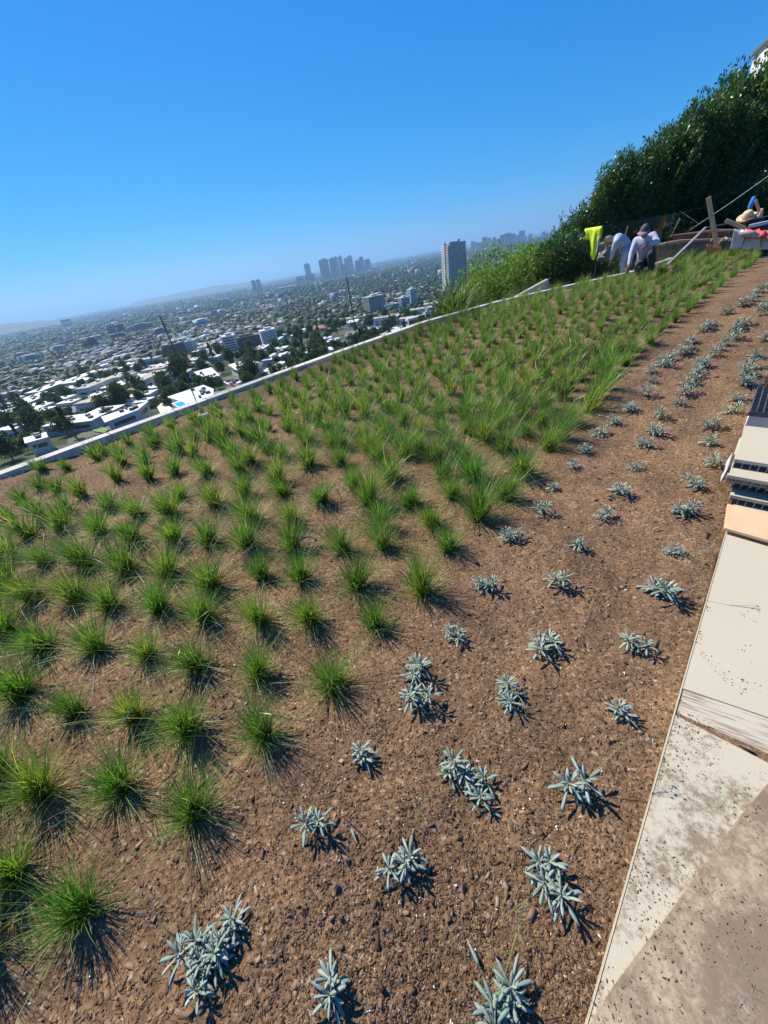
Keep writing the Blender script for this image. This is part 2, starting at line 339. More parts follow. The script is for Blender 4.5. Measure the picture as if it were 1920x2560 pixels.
# ================================================================ CITY
def ordinal(n):
    ones = ['', 'first', 'second', 'third', 'fourth', 'fifth', 'sixth', 'seventh', 'eighth', 'ninth', 'tenth', 'eleventh', 'twelfth', 'thirteenth', 'fourteenth', 'fifteenth', 'sixteenth', 'seventeenth', 'eighteenth', 'nineteenth']
    if n < 20: return ones[n]
    tens = ['', '', 'twenty', 'thirty', 'forty', 'fifty', 'sixty', 'seventy', 'eighty', 'ninety']; tn = ['', '', 'twentieth', 'thirtieth', 'fortieth', 'fiftieth', 'sixtieth', 'seventieth', 'eightieth', 'ninetieth']
    if n >= 100: return 'hundred and '+ordinal(n-100) if n > 100 else 'hundredth'
    return tn[n//10] if n % 10 == 0 else tens[n//10]+'-'+ones[n % 10]
def mpp(px, py, D):
    a, _ = azel(px-2, py); b, _ = azel(px+2, py); return abs(b-a)/4*D
TAKEN = []
def office(name, label, px, ytop, wpx, D, style='fins', wall='wwhite', glass='winglass', rz=-0.2, asp=0.7, floors=12, bays=8, roof='roofgrey', group=None, pent=True, zb=None, ratio=None):
    p = at(px, ytop, D); tz = float(terrain(p[0], p[1])) if zb is None else zb
    tot = wpx*mpp(px, ytop, D); h = p[2]-tz+2; rel = rz+math.atan2(p[0], p[1])
    w = tot/(abs(math.cos(rel))+asp*abs(math.sin(rel))); d = w*asp
    t = empty(name, (p[0], p[1], tz-2), rz, label, 'tower' if h > 45 else 'building', group)
    TAKEN.append((p[0], p[1], max(w, d)*0.6+3))
    hh = h*0.97 if pent else h
    MB().box((0, 0, hh/2), (w*0.97, d*0.97, hh)).build('glazed_core', MAT[glass], t)
    f = MB(); fh = hh/floors
    if style == 'bands':
        for k in range(floors): f.box((0, 0, k*fh+fh*0.28), (w, d, fh*0.55))
        f.box((0, 0, hh+0.3), (w, d, 0.8))
        for sx in (-1, 1):
            for sy in (-1, 1): f.box((sx*(w/2-w*0.045), sy*(d/2-w*0.045), hh/2+0.02), (w*0.094, w*0.094, hh))
        f.build('floor_bands', MAT[wall], t)
    elif style == 'grid':
        for k in range(floors+1): f.box((0, 0, min(k*fh, hh-0.3)), (w, d, fh*0.30))
        nb = bays
        for k in range(nb+1):
            x = -w/2+k*w/nb
            for s in (-1, 1): f.box((x*0.985, s*d/2, hh/2), (w/nb*0.3, 0.5, hh+0.4))
        nd = max(2, int(bays*asp))
        for k in range(nd+1):
            y = -d/2+k*d/nd
            for s in (-1, 1): f.box((s*w/2, y*0.97, hh/2), (0.5, d/nd*0.3, hh+0.4))
        f.build('facade_grid', MAT[wall], t)
    else:
        nb = bays
        for k in range(nb+1):
            x = -w/2+k*w/nb
            for s in (-1, 1): f.box((x*0.985, s*d/2*0.985, hh/2), (w/nb*0.28, d*0.02, hh))
        nd = max(2, int(bays*asp))
        for k in range(nd+1):
            y = -d/2+k*d/nd
            for s in (-1, 1): f.box((s*w/2*0.985, y*0.97, hh/2), (w*0.02, d/nd*0.28, hh))
        for k in range(1, floors): f.box((0, 0, k*fh), (w*0.975, d*0.975, fh*0.10))
        f.build('facade_fins', MAT[wall], t)
    r = MB(); r.box((0, 0, hh+0.9+h*0.004), (w*1.01, d*1.01, 1.2)); ro = r.build('roof', MAT[roof], t)
    if pent: MB().box((w*0.05, 0, hh+1.5+h*0.03), (w*0.4, d*0.45, h*0.05+2)).build('plant_room', MAT[wall], ro)
    return t, p, w, d, h
# --- the far skyscraper cluster
for i, (px, yt, wp, D, wl, gl, lab) in enumerate([
    (766, 659, 15, 5200, 'wblue', 'winglass', 'blue tower with rounded top standing alone left of the skyscraper cluster'),
    (749, 691, 20, 4600, 'wcream', 'winglass', 'low pinkish block at the foot of the lone blue tower, left'),
    (769, 688, 16, 4700, 'wgrey', 'winglass', 'pale grey block right in front of the lone blue tower'),
    (781, 685, 9, 4800, 'wbrown', 'winglass', 'small dark block just right of the lone blue tower'),
    (807, 648, 24, 5000, 'wbrown', 'winglass', 'broad flat-topped skyscraper, widest and leftmost of the main cluster'),
    (829, 645, 17, 5100, 'wgrey', 'winglass', 'wide grey skyscraper, second from the left in the main cluster'),
    (837.5, 642, 11, 5300, 'wgrey', 'winglass', 'slim grey skyscraper tucked behind the second of the cluster'),
    (849, 640, 10, 5400, 'wblue', 'winglass', 'slender blue skyscraper, tallest left of the gap in the cluster'),
    (863, 645, 9, 5500, 'wgrey', 'winglass', 'short slim skyscraper just left of the middle tower'),
    (873, 639, 13, 5300, 'wblue', 'winglass', 'stout blue skyscraper in the middle of the cluster'),
    (858, 662, 17, 4900, 'wbrown', 'winglass', 'brown mid-height slab at the foot of the middle skyscrapers'),
    (877, 669, 15, 4850, 'wcream', 'winglass', 'pale low block below the middle blue skyscraper'),
    (892, 651, 12, 5200, 'wbrown', 'winglass', 'dark brown tower right of the gap, shorter of its pair'),
    (902, 642, 11, 5250, 'wblue', 'winglass', 'tall slim blue tower right of the brown one'),
    (917, 648, 15, 5300, 'wgrey', 'winglass', 'grey tower closing the right end of the skyscraper cluster'),
    (903, 676, 12, 4600, 'wwhite', 'winglass', 'small white block below the right end of the cluster'),
    (924, 676, 24, 4650, 'wcream', 'winglass', 'long low cream block right below the skyscraper cluster'),
    (632, 701, 11, 4300, 'wblue', 'winglass', 'left one of the lone twin towers on the plain'),
    (644, 699, 11, 4320, 'wcream', 'winglass', 'right one of the lone twin towers on the plain')]):
    office('skyscraper' if yt < 665 else 'office_block', lab, px, yt, wp, D, 'fins', wl, gl, -0.25, 0.75, 14 if yt < 665 else 6, 7, group='towers far out on the plain')
# --- right hand skyline strip
_ww = [(1115, 613, 8, 'wblue', 'small blue block left of the balcony tower on the skyline'), (1182, 603, 9, 'wcream', 'slim pale tower just right of the balcony tower'),
       (1190, 606, 8, 'wgrey', 'grey tower, second after the balcony tower on the skyline'), (1200, 606, 9, 'wblue', 'short blue tower, third on the right-hand skyline'),
       (1211, 593, 11, 'wbrown', 'brown-topped tower, fourth on the right-hand skyline'), (1222, 595, 9, 'wblue', 'blue tower beside the brown-topped one'),
       (1229, 599, 6, 'wwhite', 'narrow white tower among the blue ones'), (1236, 593, 9, 'wblue', 'blue-grey tower right of the narrow white one'),
       (1246, 597, 9, 'wbrown', 'low brown tower before the pair of broad dark towers'), (1256, 587, 12, 'wbrown', 'dark tower with antenna side, left of the broad dark slab'),
       (1270, 583, 14, 'wbrown', 'broad dark slab in the middle of the right-hand skyline'), (1283, 584, 12, 'wblue', 'blue tower right against the broad dark slab'),
       (1294, 588, 9, 'wblue', 'short blue tower left of the last tall one'), (1305, 577, 15, 'wblue', 'last and tallest dark blue tower on the right skyline'),
       (1309, 590, 14, 'wwhite', 'white low slab below the last blue tower'), (1326, 585, 9, 'wwhite', 'white cube block right of the skyline towers'),
       (1360, 579, 10, 'wwhite', 'small white block farthest right near the hedge')]
for px, yt, wp, wl, lab in _ww:
    office('skyline_tower', lab, px, yt, wp, 5600+rnd.uniform(-200, 300), 'grid', wl, 'winglass', -0.45, 0.7, 10, 4, group='towers on the right-hand skyline', pent=False)
# --- single buildings on the plain
office('office_block', 'long ribbed pale office building in front of the skyscrapers', 716, 717, 58, 3300, 'fins', 'wwhite', 'winglass', -0.25, 0.3, 5, 16, 'roofwhite')
office('office_block', 'square dark end block at the right of the ribbed building', 741, 713, 15, 3300, 'grid', 'wbrown', 'winglass', -0.25, 0.6, 6, 4)
office('office_block', 'dark blue office slab, left one of a pair on the left plain', 273, 810, 22, 1900, 'fins', 'wgrey', 'winglass', 0.5, 0.8, 9, 6, 'roofwhite')
office('office_block', 'brown-blue office slab, right one of a pair on the left plain', 296, 810, 20, 1850, 'fins', 'wbrown', 'winglass', 0.5, 0.8, 9, 6)
office('office_block', 'blue-white office block left of the brown pair', 238, 840, 28, 1650, 'grid', 'wblue', 'tealglass', 0.5, 0.8, 8, 6, 'roofwhite')
office('office_block', 'reddish brown wide building below the pair of slabs', 292, 834, 42, 1600, 'bands', 'wbrown', 'winglass', 0.5, 0.5, 6, 6)
office('office_block', 'light blue glass building in a row on the left plain', 350, 809, 34, 1800, 'fins', 'wblue', 'tealglass', 0.4, 0.4, 5, 8, 'roofwhite')
office('slab_tower', 'thin white slab tower far out on the middle plain', 452, 752, 5, 3200, 'bands', 'wwhite', 'winglass', 0.3, 0.6, 10, 3)
office('office_block', 'beige block with dark side in the middle plain', 537, 777, 12, 1700, 'bands', 'wcream', 'winglass', 0.2, 0.8, 8, 3)
office('office_block', 'blue low office building at middle distance above the brown block', 560, 748, 34, 2700, 'bands', 'wblue', 'tealglass', -0.2, 0.5, 5, 6, 'roofwhite')
office('warehouse', 'bright white long roof far out on the left plain', 162, 799, 30, 4300, 'bands', 'wwhite', 'winglass', 0.6, 0.35, 2, 6, 'roofwhite', pent=False)
office('office_block', 'dark brown office block behind the big broad tree', 430, 860, 62, 560, 'fins', 'wbrown', 'winglass', -0.28, 0.6, 9, 14, 'roofgrey')
office('apartment_block', 'white apartment block with window rows beside the brown office', 473, 853, 31, 600, 'grid', 'wwhite', 'winglass', -0.28, 0.8, 9, 7, 'roofwhite')
office('office_block', 'wide dark glass office block left of the white tower', 612, 843, 92, 470, 'grid', 'roofdark', 'tealglass', 0.18, 0.35, 9, 18, 'roofdark')
office('apartment_block', 'cream corner block with white roof beside the dark glass office', 570, 841, 38, 455, 'bands', 'wcream', 'winglass', 0.18, 0.8, 8, 5, 'roofwhite')
office('apartment_tower', 'white tower with penthouse and balcony rows beside the dark office', 667, 826, 44, 450, 'bands', 'wwhite', 'winglass', 0.30, 0.8, 12, 5, 'roofwhite')
office('office_tower', 'teal glass office tower with white fins and flat roof', 932, 741, 55, 700, 'fins', 'wcream', 'tealglass', 0.42, 0.8, 14, 10, 'rooftan')
office('hotel_block', 'white stepped building, upper block with balcony bands', 1029, 723, 26, 720, 'bands', 'wwhite', 'winglass', 0.40, 0.8, 12, 5, 'roofwhite')
office('hotel_block', 'white stepped building, lower middle wing with dark windows', 1008, 744, 30, 700, 'fins', 'wwhite', 'tealglass', 0.40, 0.9, 9, 5, 'roofwhite')
office('hotel_block', 'white stepped building, lowest wing nearest the teal tower', 975, 762, 44, 690, 'fins', 'wwhite', 'tealglass', 0.40, 0.5, 7, 8, 'roofwhite')
office('apartment_tower', 'blue-grey tower cut by the left picture edge', -2, 1040, 64, 330, 'bands', 'wblue', 'winglass', 0.55, 0.8, 14, 5, 'roofwhite')
office('apartment_block', 'low green-roofed office with window strip below the teal tower', 888, 797, 46, 560, 'bands', 'wwhite', 'winglass', 0.1, 0.35, 3, 6, 'lawn', pent=False)
office('villa', 'white block with terracotta top beside the palm trees', 913, 826, 30, 420, 'grid', 'wwhite', 'winglass', 0.2, 0.8, 4, 4, 'terra', pent=False)
office('villa', 'small white cube villa just above the terrace kerb', 1068, 783, 22, 330, 'bands', 'wwhite', 'winglass', 0.35, 0.7, 3, 4, 'roofwhite')
office('villa', 'low white villa with arcade left of the cube villa', 1030, 799, 34, 335, 'bands', 'wcream', 'winglass', 0.35, 0.5, 2, 5, 'roofwhite', pent=False)
# --- the balcony tower
def balcony_tower():
    px, D = 1134, 900; p = at(px, 607, D); tz = float(terrain(p[0], p[1])); h = p[2]-tz; tot = 60*mpp(px, 650, D)
    rz = 0.25; w = tot*0.78; d = tot*0.70
    t = empty('apartment_tower', (p[0], p[1], tz), rz, 'tall tower with white balcony bands and cream centre pylon', 'tower')
    TAKEN.append((p[0], p[1], 35))
    MB().box((0, 0, h/2), (w*0.93, d*0.93, h)).build('glazed_core', MAT['winglass'], t)
    n = 31
    for k in range(n):
        z = h*(k+0.6)/n*0.97; s = 1.0
        MB().box((0, 0, z), (w*0.98, d*1.04, 1.5)).build('parapet_band', MAT['wcream'], t)
        MB().box((-w*0.02, 0, z+0.05), (w*1.10, d*0.92, 1.3)).build('balcony', MAT['wwhite'], t)
    MB().box((-w*0.55, 0.0, h*0.51), (w*0.12, d*0.16, h*1.03)).build('pylon', MAT['wcream'], t)
    MB().box((w*0.3, d*0.1, h*1.02), (w*0.16, d*0.2, h*0.07)).box((-w*0.1, 0, h*1.0), (w*0.5, d*0.45, h*0.05)).box((0, 0, h*0.985), (w, d, 1.2)).build('roof', MAT['wcream'], t)
balcony_tower()
# --- houses below the kerb (modelled one by one)
def poly_px(pts, D, z):
    return [tuple(at(x, y, D)[:2]) for x, y in pts]
def house_roof_px(name, label, corners, hgt, wallm='wwhite', roofm='roofwhite', th=0.5, cat='house', inset=1.0, h_off=6.0, windows=True, units=7):
    """corners: photo pixels of the flat roof's outline; the roof height is found from the terrain"""
    cx = sum(c[0] for c in corners)/len(corners); cy = sum(c[1] for c in corners)/len(corners)
    q, D = hit(cx, cy, h_off, 60); z = q[2]
    P = [fl(x, y, z)[:2] for x, y in corners]; c = np.mean(P, 0)
    e = empty(name, (c[0], c[1], z), 0, label, cat)
    L = [tuple(p-c) for p in P]; Lin = [(x*(1-inset/10), y*(1-inset/10)) for x, y in L]
    MB().prism(Lin, -hgt-14, -th).build('wall', MAT[wallm], e)
    r = MB().prism(L, -th, 0).build('roof', MAT[roofm], e)
    for i in range(units):
        a = rnd.random(); b = rnd.random(); v = (np.array(L[0])*(1-a)+np.array(L[1])*a)*(1-b)+(np.array(L[3 % len(L)])*(1-a)+np.array(L[2])*a)*b
        v = v*0.72; MB().box((v[0], v[1], 0.5), (rnd.uniform(0.8, 2.2), rnd.uniform(0.8, 1.8), 1.0), rnd.random()).build('roof_unit', MAT['equip'], r)
    if windows:
        n = len(Lin)
        for i in range(n):
            a = Vector(Lin[i]); b_ = Vector(Lin[(i+1) % n]); m_ = (a+b_)/2; dd = b_-a; ang = math.atan2(dd.y, dd.x)
            MB().box((m_.x, m_.y, -th-1.9), (dd.length*0.7, 0.12, 1.5), ang).build('window_strip', MAT['winglass'], e)
    TAKEN.append((c[0], c[1], max(np.hypot(*(p-c)) for p in P)+1))
    return e, c, z, L
house_roof_px('modern_house', 'white slab-roofed modern house left of the pool house', [(252, 1042), (372, 1002), (345, 1024), (262, 1056)], 8)
e, c, z, L = house_roof_px('pool_house', 'white modern house with a blue pool on its terrace', [(418, 992), (508, 962), (534, 972), (533, 1000), (482, 1010), (455, 1004)], 7)
MB().prism([tuple(fl(x, y, z+0.1)[:2]-c) for x, y in [(428, 1008), (455, 1000), (478, 1014), (450, 1022)]], -3.0, 0.1).build('pool_rim', MAT['wwhite'], e)
MB().prism([tuple(fl(x, y, z+0.15)[:2]-c) for x, y in [(434, 1009), (454, 1003), (470, 1013), (451, 1019)]], -0.5, 0.15).build('pool_water', MAT['pool'], e)
MB().prism([tuple(fl(x, y, z-4)[:2]-c) for x, y in [(392, 1018), (404, 1006), (432, 1020), (418, 1036), (402, 1034)]], -9, -4.0).build('terrace', MAT['wcream'], e)
house_roof_px('garage', 'small white flat roof left of the pool house terrace', [(392, 990), (410, 985), (420, 998), (396, 1003)], 4, roofm='roofwhite', windows=False, h_off=5)
house_roof_px('flat_house', 'white flat roof house above the pool house, front one', [(484, 930), (528, 918), (550, 938), (512, 950)], 5)
house_roof_px('flat_house', 'grey flat roof house above the pool house, rear one', [(470, 922), (520, 903), (530, 912), (482, 926)], 5, 'wcream', 'roofgrey')
house_roof_px('white_house', 'small white house right of the pool house', [(558, 954), (578, 946), (604, 953), (580, 966)], 5)
house_roof_px('flat_house', 'white flat roof house behind the bright green tree', [(570, 912), (608, 901), (650, 905), (590, 925)], 5)
house_roof_px('long_house', 'long white-roofed building behind the palm group', [(658, 926), (700, 903), (744, 903), (738, 918), (672, 938)], 6, 'wcream')
house_roof_px('grey_house', 'grey stucco house left above the kerb, among hedges', [(110, 1170), (160, 1133), (180, 1128), (130, 1165)], 4, 'wgrey', 'roofgrey', units=0)
house_roof_px('shop', 'long white flat-roofed shop building at the left edge', [(58, 1095), (115, 1080), (120, 1092), (62, 1108)], 5, 'wcream', units=2)
house_roof_px('white_terrace', 'cream paved roof terrace just beyond the kerb', [(948, 836), (1000, 817), (1032, 818), (990, 836), (955, 842)], 5, 'wcream', 'stone', windows=False)
def hip_house(name, label, corners, rise_, wallm, roofm, h_off=5):
    cx = sum(c[0] for c in corners)/4; cy = sum(c[1] for c in corners)/4; q, D = hit(cx, cy, h_off, 60); z = q[2]-rise_*0.5
    P = [fl(x, y, z)[:2] for x, y in corners]; c = np.mean(P, 0); L = [Vector((*(p-c), 0)) for p in P]
    e = empty(name, (c[0], c[1], z), 0, label, 'house')
    MB().prism([(v.x*0.92, v.y*0.92) for v in L], -15, -0.05).build('wall', MAT[wallm], e)
    a = (L[0]+L[3])/2; b = (L[1]+L[2])/2; r0 = a.lerp(b, 0.28)+Vector((0, 0, rise_)); r1 = a.lerp(b, 0.72)+Vector((0, 0, rise_))
    m_ = MB(); m_.add([*L, r0, r1, *[v-Vector((0, 0, 0.3)) for v in L]], [(0, 1, 5, 4), (1, 2, 5), (2, 3, 4, 5), (3, 0, 4), (6, 7, 1, 0), (7, 8, 2, 1), (8, 9, 3, 2), (9, 6, 0, 3), (9, 8, 7, 6)])
    r = m_.build('roof', MAT[roofm], e); MB().box(tuple(r0.lerp(r1, 0.5)+Vector((0, 0.6, 0))), (1.4, 1, 2)).build('chimney', MAT[wallm], r)
    TAKEN.append((c[0], c[1], 10))
hip_house('tiled_house', 'house with terracotta tiled roof right of the pool house', [(540, 990), (575, 966), (614, 968), (600, 985)], 2.5, 'wcream', 'terra')
hip_house('shingle_house', 'dark shingled gable house left of the palm group', [(594, 940), (630, 914), (658, 914), (640, 934)], 2.5, 'wgrey', 'roofdark')
# --- lawns / streets
def patch_px(name, label, corners, mat, dz=0.35, cat=None):
    P = [hit(x, y, 0)[0] for x, y in corners]; n = 10; V = []; F = []
    for i in range(n+1):
        for j in range(n+1):
            a = i/n; b = j/n; q = (P[0][:2]*(1-a)+P[1][:2]*a)*(1-b)+(P[3][:2]*(1-a)+P[2][:2]*a)*b
            V.append((q[0], q[1], float(terrain(q[0], q[1]))+dz))
    for i in range(n):
        for j in range(n): F.append((i*(n+1)+j, (i+1)*(n+1)+j, (i+1)*(n+1)+j+1, i*(n+1)+j+1))
    o = link(name, mesh_np(name, V, F, MAT[mat], smooth=True)); tag(o, label, cat or name, kind='structure'); return o
patch_px('golf_course', 'bright green golf fairway seen under the right-hand skyline', [(1205, 632), (1215, 622), (1284, 606), (1262, 622)], 'lawn', 1.5)
patch_px('golf_course', 'second bright fairway slope left of the hedge', [(1258, 622), (1262, 608), (1282, 606), (1270, 640)], 'lawn', 1.5)
patch_px('park_lawn', 'pale green park lawn on the middle plain', [(488, 753), (490, 746), (545, 738), (540, 744)], 'lawn', 2)
patch_px('street', 'pale street running down between houses at the left', [(85, 1068), (80, 1028), (93, 1024), (108, 1066)], 'asphalt', 0.5)
patch_px('lawn', 'small green lawn behind the white slab house', [(232, 1080), (245, 1066), (275, 1075), (262, 1085)], 'lawn', 0.5)
for k, (c4) in enumerate([[(0, 985), (0, 981), (260, 905), (262, 908)], [(40, 1000), (36, 997), (130, 940), (134, 941)], [(180, 862), (178, 860), (330, 818), (331, 820)], [(560, 800), (558, 798), (690, 775), (692, 777)], [(690, 775), (688, 773), (900, 748), (901, 750)]]):
    patch_px('road', ['long pale boulevard across the left plain', 'short side road on the left plain', 'avenue below the office pair', 'road winding through the middle plain', 'road toward the teal tower'][k], c4, 'asphalt', 0.8)
# ---------------- generic trees (leaf clumps) and houses for the hillside
ico = bmesh.new(); bmesh.ops.create_icosphere(ico, subdivisions=2, radius=1); ICO2 = np.array([v.co[:] for v in ico.verts]); ICO2F = np.array([[v.index for v in f.verts] for f in ico.faces]); ico.free()
ico = bmesh.new(); bmesh.ops.create_icosphere(ico, subdivisions=1, radius=1); ICO1 = np.array([v.co[:] for v in ico.verts]); ICO1F = np.array([[v.index for v in f.verts] for f in ico.faces]); ico.free()
def leaf_cloud(g, n, centers, radii, size, aspect=0.45, up=0.2, shell=0.55):
    """n rhombic leaves gathered on the outer part of lobes; returns V, F, tint"""
    k = len(centers); c = g.integers(0, k, n); d = g.normal(size=(n, 3)); d /= np.linalg.norm(d, axis=1)[:, None]
    rr = shell+(1-shell)*g.random(n)**0.6
    P = centers[c]+d*radii[c]*rr[:, None]
    ax = d*0.6+g.normal(size=(n, 3))*0.6; ax[:, 2] += up; ax /= np.linalg.norm(ax, axis=1)[:, None]
    sd_ = np.cross(ax, g.normal(size=(n, 3))); sd_ /= np.linalg.norm(sd_, axis=1)[:, None]
    L = size*(0.7+0.6*g.random(n))[:, None]; Wd = L*aspect
    V = np.stack([P, P+ax*L*0.5+sd_*Wd*0.5, P+ax*L, P+ax*L*0.5-sd_*Wd*0.5], 1).reshape(-1, 3)
    F = np.arange(4*n).reshape(-1, 4); t = np.repeat(np.clip(g.normal(0.45, 0.22, n), 0, 1), 4)
    return V, F, t
def tree_mesh(seed, H, Rr, lobes, n, size, mat, conic=False):
    g = np.random.default_rng(seed); C = []; Rd = []
    for i in range(lobes):
        z = H*(0.35+0.55*g.random()); f = (1.0-abs(z/H-0.6)*1.1) if not conic else (1.15-z/H)
        a = g.random()*6.28; q = Rr*f*0.62*math.sqrt(g.random()); C.append((q*math.cos(a), q*math.sin(a), z)); s = Rr*f*g.uniform(0.38, 0.6)
        Rd.append((s, s, s*(0.8 if not conic else 1.4)))
    V, F, t = leaf_cloud(g, n, np.array(C), np.array(Rd), size, 0.75)
    cr = mesh_np('crown', V, F, mat, t)
    b = MB(); b.tube([(0, 0, -2.5), (0.1, 0, H*0.25), (0.0, 0.1, H*0.5)], [H*0.035, H*0.028, H*0.015], 7)
    for i in range(4):
        c_ = C[i]; b.tube([(0, 0, H*0.25), (c_[0]*0.5, c_[1]*0.5, H*0.38), c_], [H*0.018, H*0.012, H*0.004], 5)
    return cr, b.mesh('trunk', MAT['trunk'])
TREE_V = [tree_mesh(10+i, h, r, l, n, s, MAT['cityleaf'], cn) for i, (h, r, l, n, s, cn) in enumerate([(9, 4.6, 11, 1500, 0.75, False), (7, 4.2, 9, 1200, 0.75, False), (11, 5.2, 14, 1900, 0.8, False), (12, 2.2, 9, 1100, 0.6, True), (6, 3.2, 7, 900, 0.65, False)])]
def palm_mesh(seed, H):
    g = random.Random(seed); b = MB(); b.tube([(0, 0, -2), (0.15, 0, H*0.4), (0.3, 0.1, H)], [0.28, 0.2, 0.17], 7); tr = b.mesh('trunk', MAT['trunk'])
    V = []; F = []; T = []
    for i in range(26):
        a = g.random()*6.28; el = g.uniform(-0.7, 1.2); L = g.uniform(1.8, 2.8); n = 6; pts = []
        for k in range(n+1):
            s = k/n; e2 = el-s*s*1.5; pts.append(Vector((0.3, 0.1, H))+Vector((math.cos(a)*s*L*math.cos(el*0.6), math.sin(a)*s*L*math.cos(el*0.6), s*L*math.sin(el)-s*s*L*0.5)))
        sd_ = Vector((-math.sin(a), math.cos(a), 0)); tn = g.random()
        for k in range(n):
            w0 = 0.34*(1-(k/n)**2)+0.05; w1 = 0.34*(1-((k+1)/n)**2)+0.05; dz = Vector((0, 0, -0.18)); j = len(V)
            V += [pts[k], pts[k]+sd_*w0+dz, pts[k+1]+sd_*w1+dz, pts[k+1], pts[k]-sd_*w0+dz, pts[k+1]-sd_*w1+dz]; F += [(j, j+1, j+2, j+3), (j, j+3, j+5, j+4)]; T += [tn]*6
    return mesh_np('fronds', [tuple(v) for v in V], F, MAT['palm'], T), tr
PALM_V = [palm_mesh(3, 11), palm_mesh(4, 9)]
def put_tree(name, meshes, x, y, sc=1.0, label='', group=None, z=None, szz=None):
    zz = float(terrain(x, y)) if z is None else z
    t = empty(name, (x, y, zz), rnd.uniform(0, 6.28), label, 'palm' if 'palm' in name else 'tree', group); t.scale = (sc, sc, szz or sc)
    link('fronds' if 'palm' in name else 'crown', meshes[0], t); link('trunk', meshes[1], t); return t
def kerb_y(px): return float(np.interp(px, [0, 289, 578, 868, 1064, 1250, 1435, 1556], [1203, 1093, 989, 882, 810, 758, 717, 700]))
# named trees, placed by the crown top seen in the photo
for px, yt, D, var, sc, nm, lab in [
    (434, 888, 300, 2, 1.75, 'eucalyptus_tree', 'big broad dark tree in front of the brown office block'),
    (400, 930, 290, 0, 1.2, 'broad_tree', 'round olive tree left of the big broad tree'),
    (460, 935, 285, 1, 1.2, 'broad_tree', 'green bushy tree at the foot of the big broad tree'),
    (517, 856, 400, 3, 1.6, 'conical_tree', 'dark conical tree between the white block and the dark glass office'),
    (565, 872, 350, 2, 1.1, 'broad_tree', 'bright green round tree in front of the dark glass office'),
    (545, 905, 300, 0, 0.8, 'broad_tree', 'bright tree between the flat roof houses'),
    (590, 880, 345, 0, 0.8, 'broad_tree', 'dark round tree right of the bright one'),
    (375, 1003, 235, 4, 1.3, 'broad_tree', 'dense tree between the slab house and the pool house'),
    (345, 1032, 205, 0, 0.9, 'broad_tree', 'dark rounded tree in front of the slab house wall'),
    (548, 953, 250, 4, 1.1, 'broad_tree', 'dark tree between the pool house and the white house'),
    (125, 1045, 285, 3, 1.3, 'conical_tree', 'dark cypress-like tree beside the left street'),
    (212, 1018, 290, 0, 1.1, 'broad_tree', 'dark tree behind the slab house, left end'),
    (150, 1065, 270, 2, 1.0, 'broad_tree', 'wide tree below the left street'),
    (262, 995, 330, 2, 1.2, 'broad_tree', 'tall bushy tree behind the slab house roof'),
    (85, 1100, 240, 1, 1.1, 'broad_tree', 'rounded tree above the kerb at the left'),
    (25, 1120, 215, 0, 1.2, 'broad_tree', 'leafy tree at the left edge above the kerb')]:
    p = at(px, yt, D); Hh = [9, 7, 11, 12, 6][var]*0.95; tz = float(terrain(p[0], p[1])); s = max(sc, (p[2]-tz)/Hh)
    put_tree(nm, TREE_V[var], p[0], p[1], sc, lab, z=p[2]-Hh*sc); TAKEN.append((p[0], p[1], 4*sc))
for k, (px, yt, D) in enumerate([(672, 900, 300), (682, 905, 290), (693, 898, 310), (712, 903, 300), (727, 896, 305), (738, 908, 290), (757, 880, 330), (880, 850, 330), (960, 790, 480), (988, 778, 500), (768, 870, 350), (800, 862, 340)]):
    p = at(px, yt, D); H = 11 if k % 2 == 0 else 9
    put_tree('palm_tree', PALM_V[k % 2], p[0], p[1], 1.0, ['%s palm from the left in the group behind the long white building' % ordinal(k+1), 'lone palm above the kerb near the teal tower' if k == 7 else 'palm in front of the white stepped building, %s' % ('left one' if k == 8 else 'right one'), 'palm right of the palm group, %s one' % ('nearer' if k == 10 else 'farther')][0 if k < 7 else 1 if k < 10 else 2], 'palms below the terrace', z=p[2]-H-0.8)
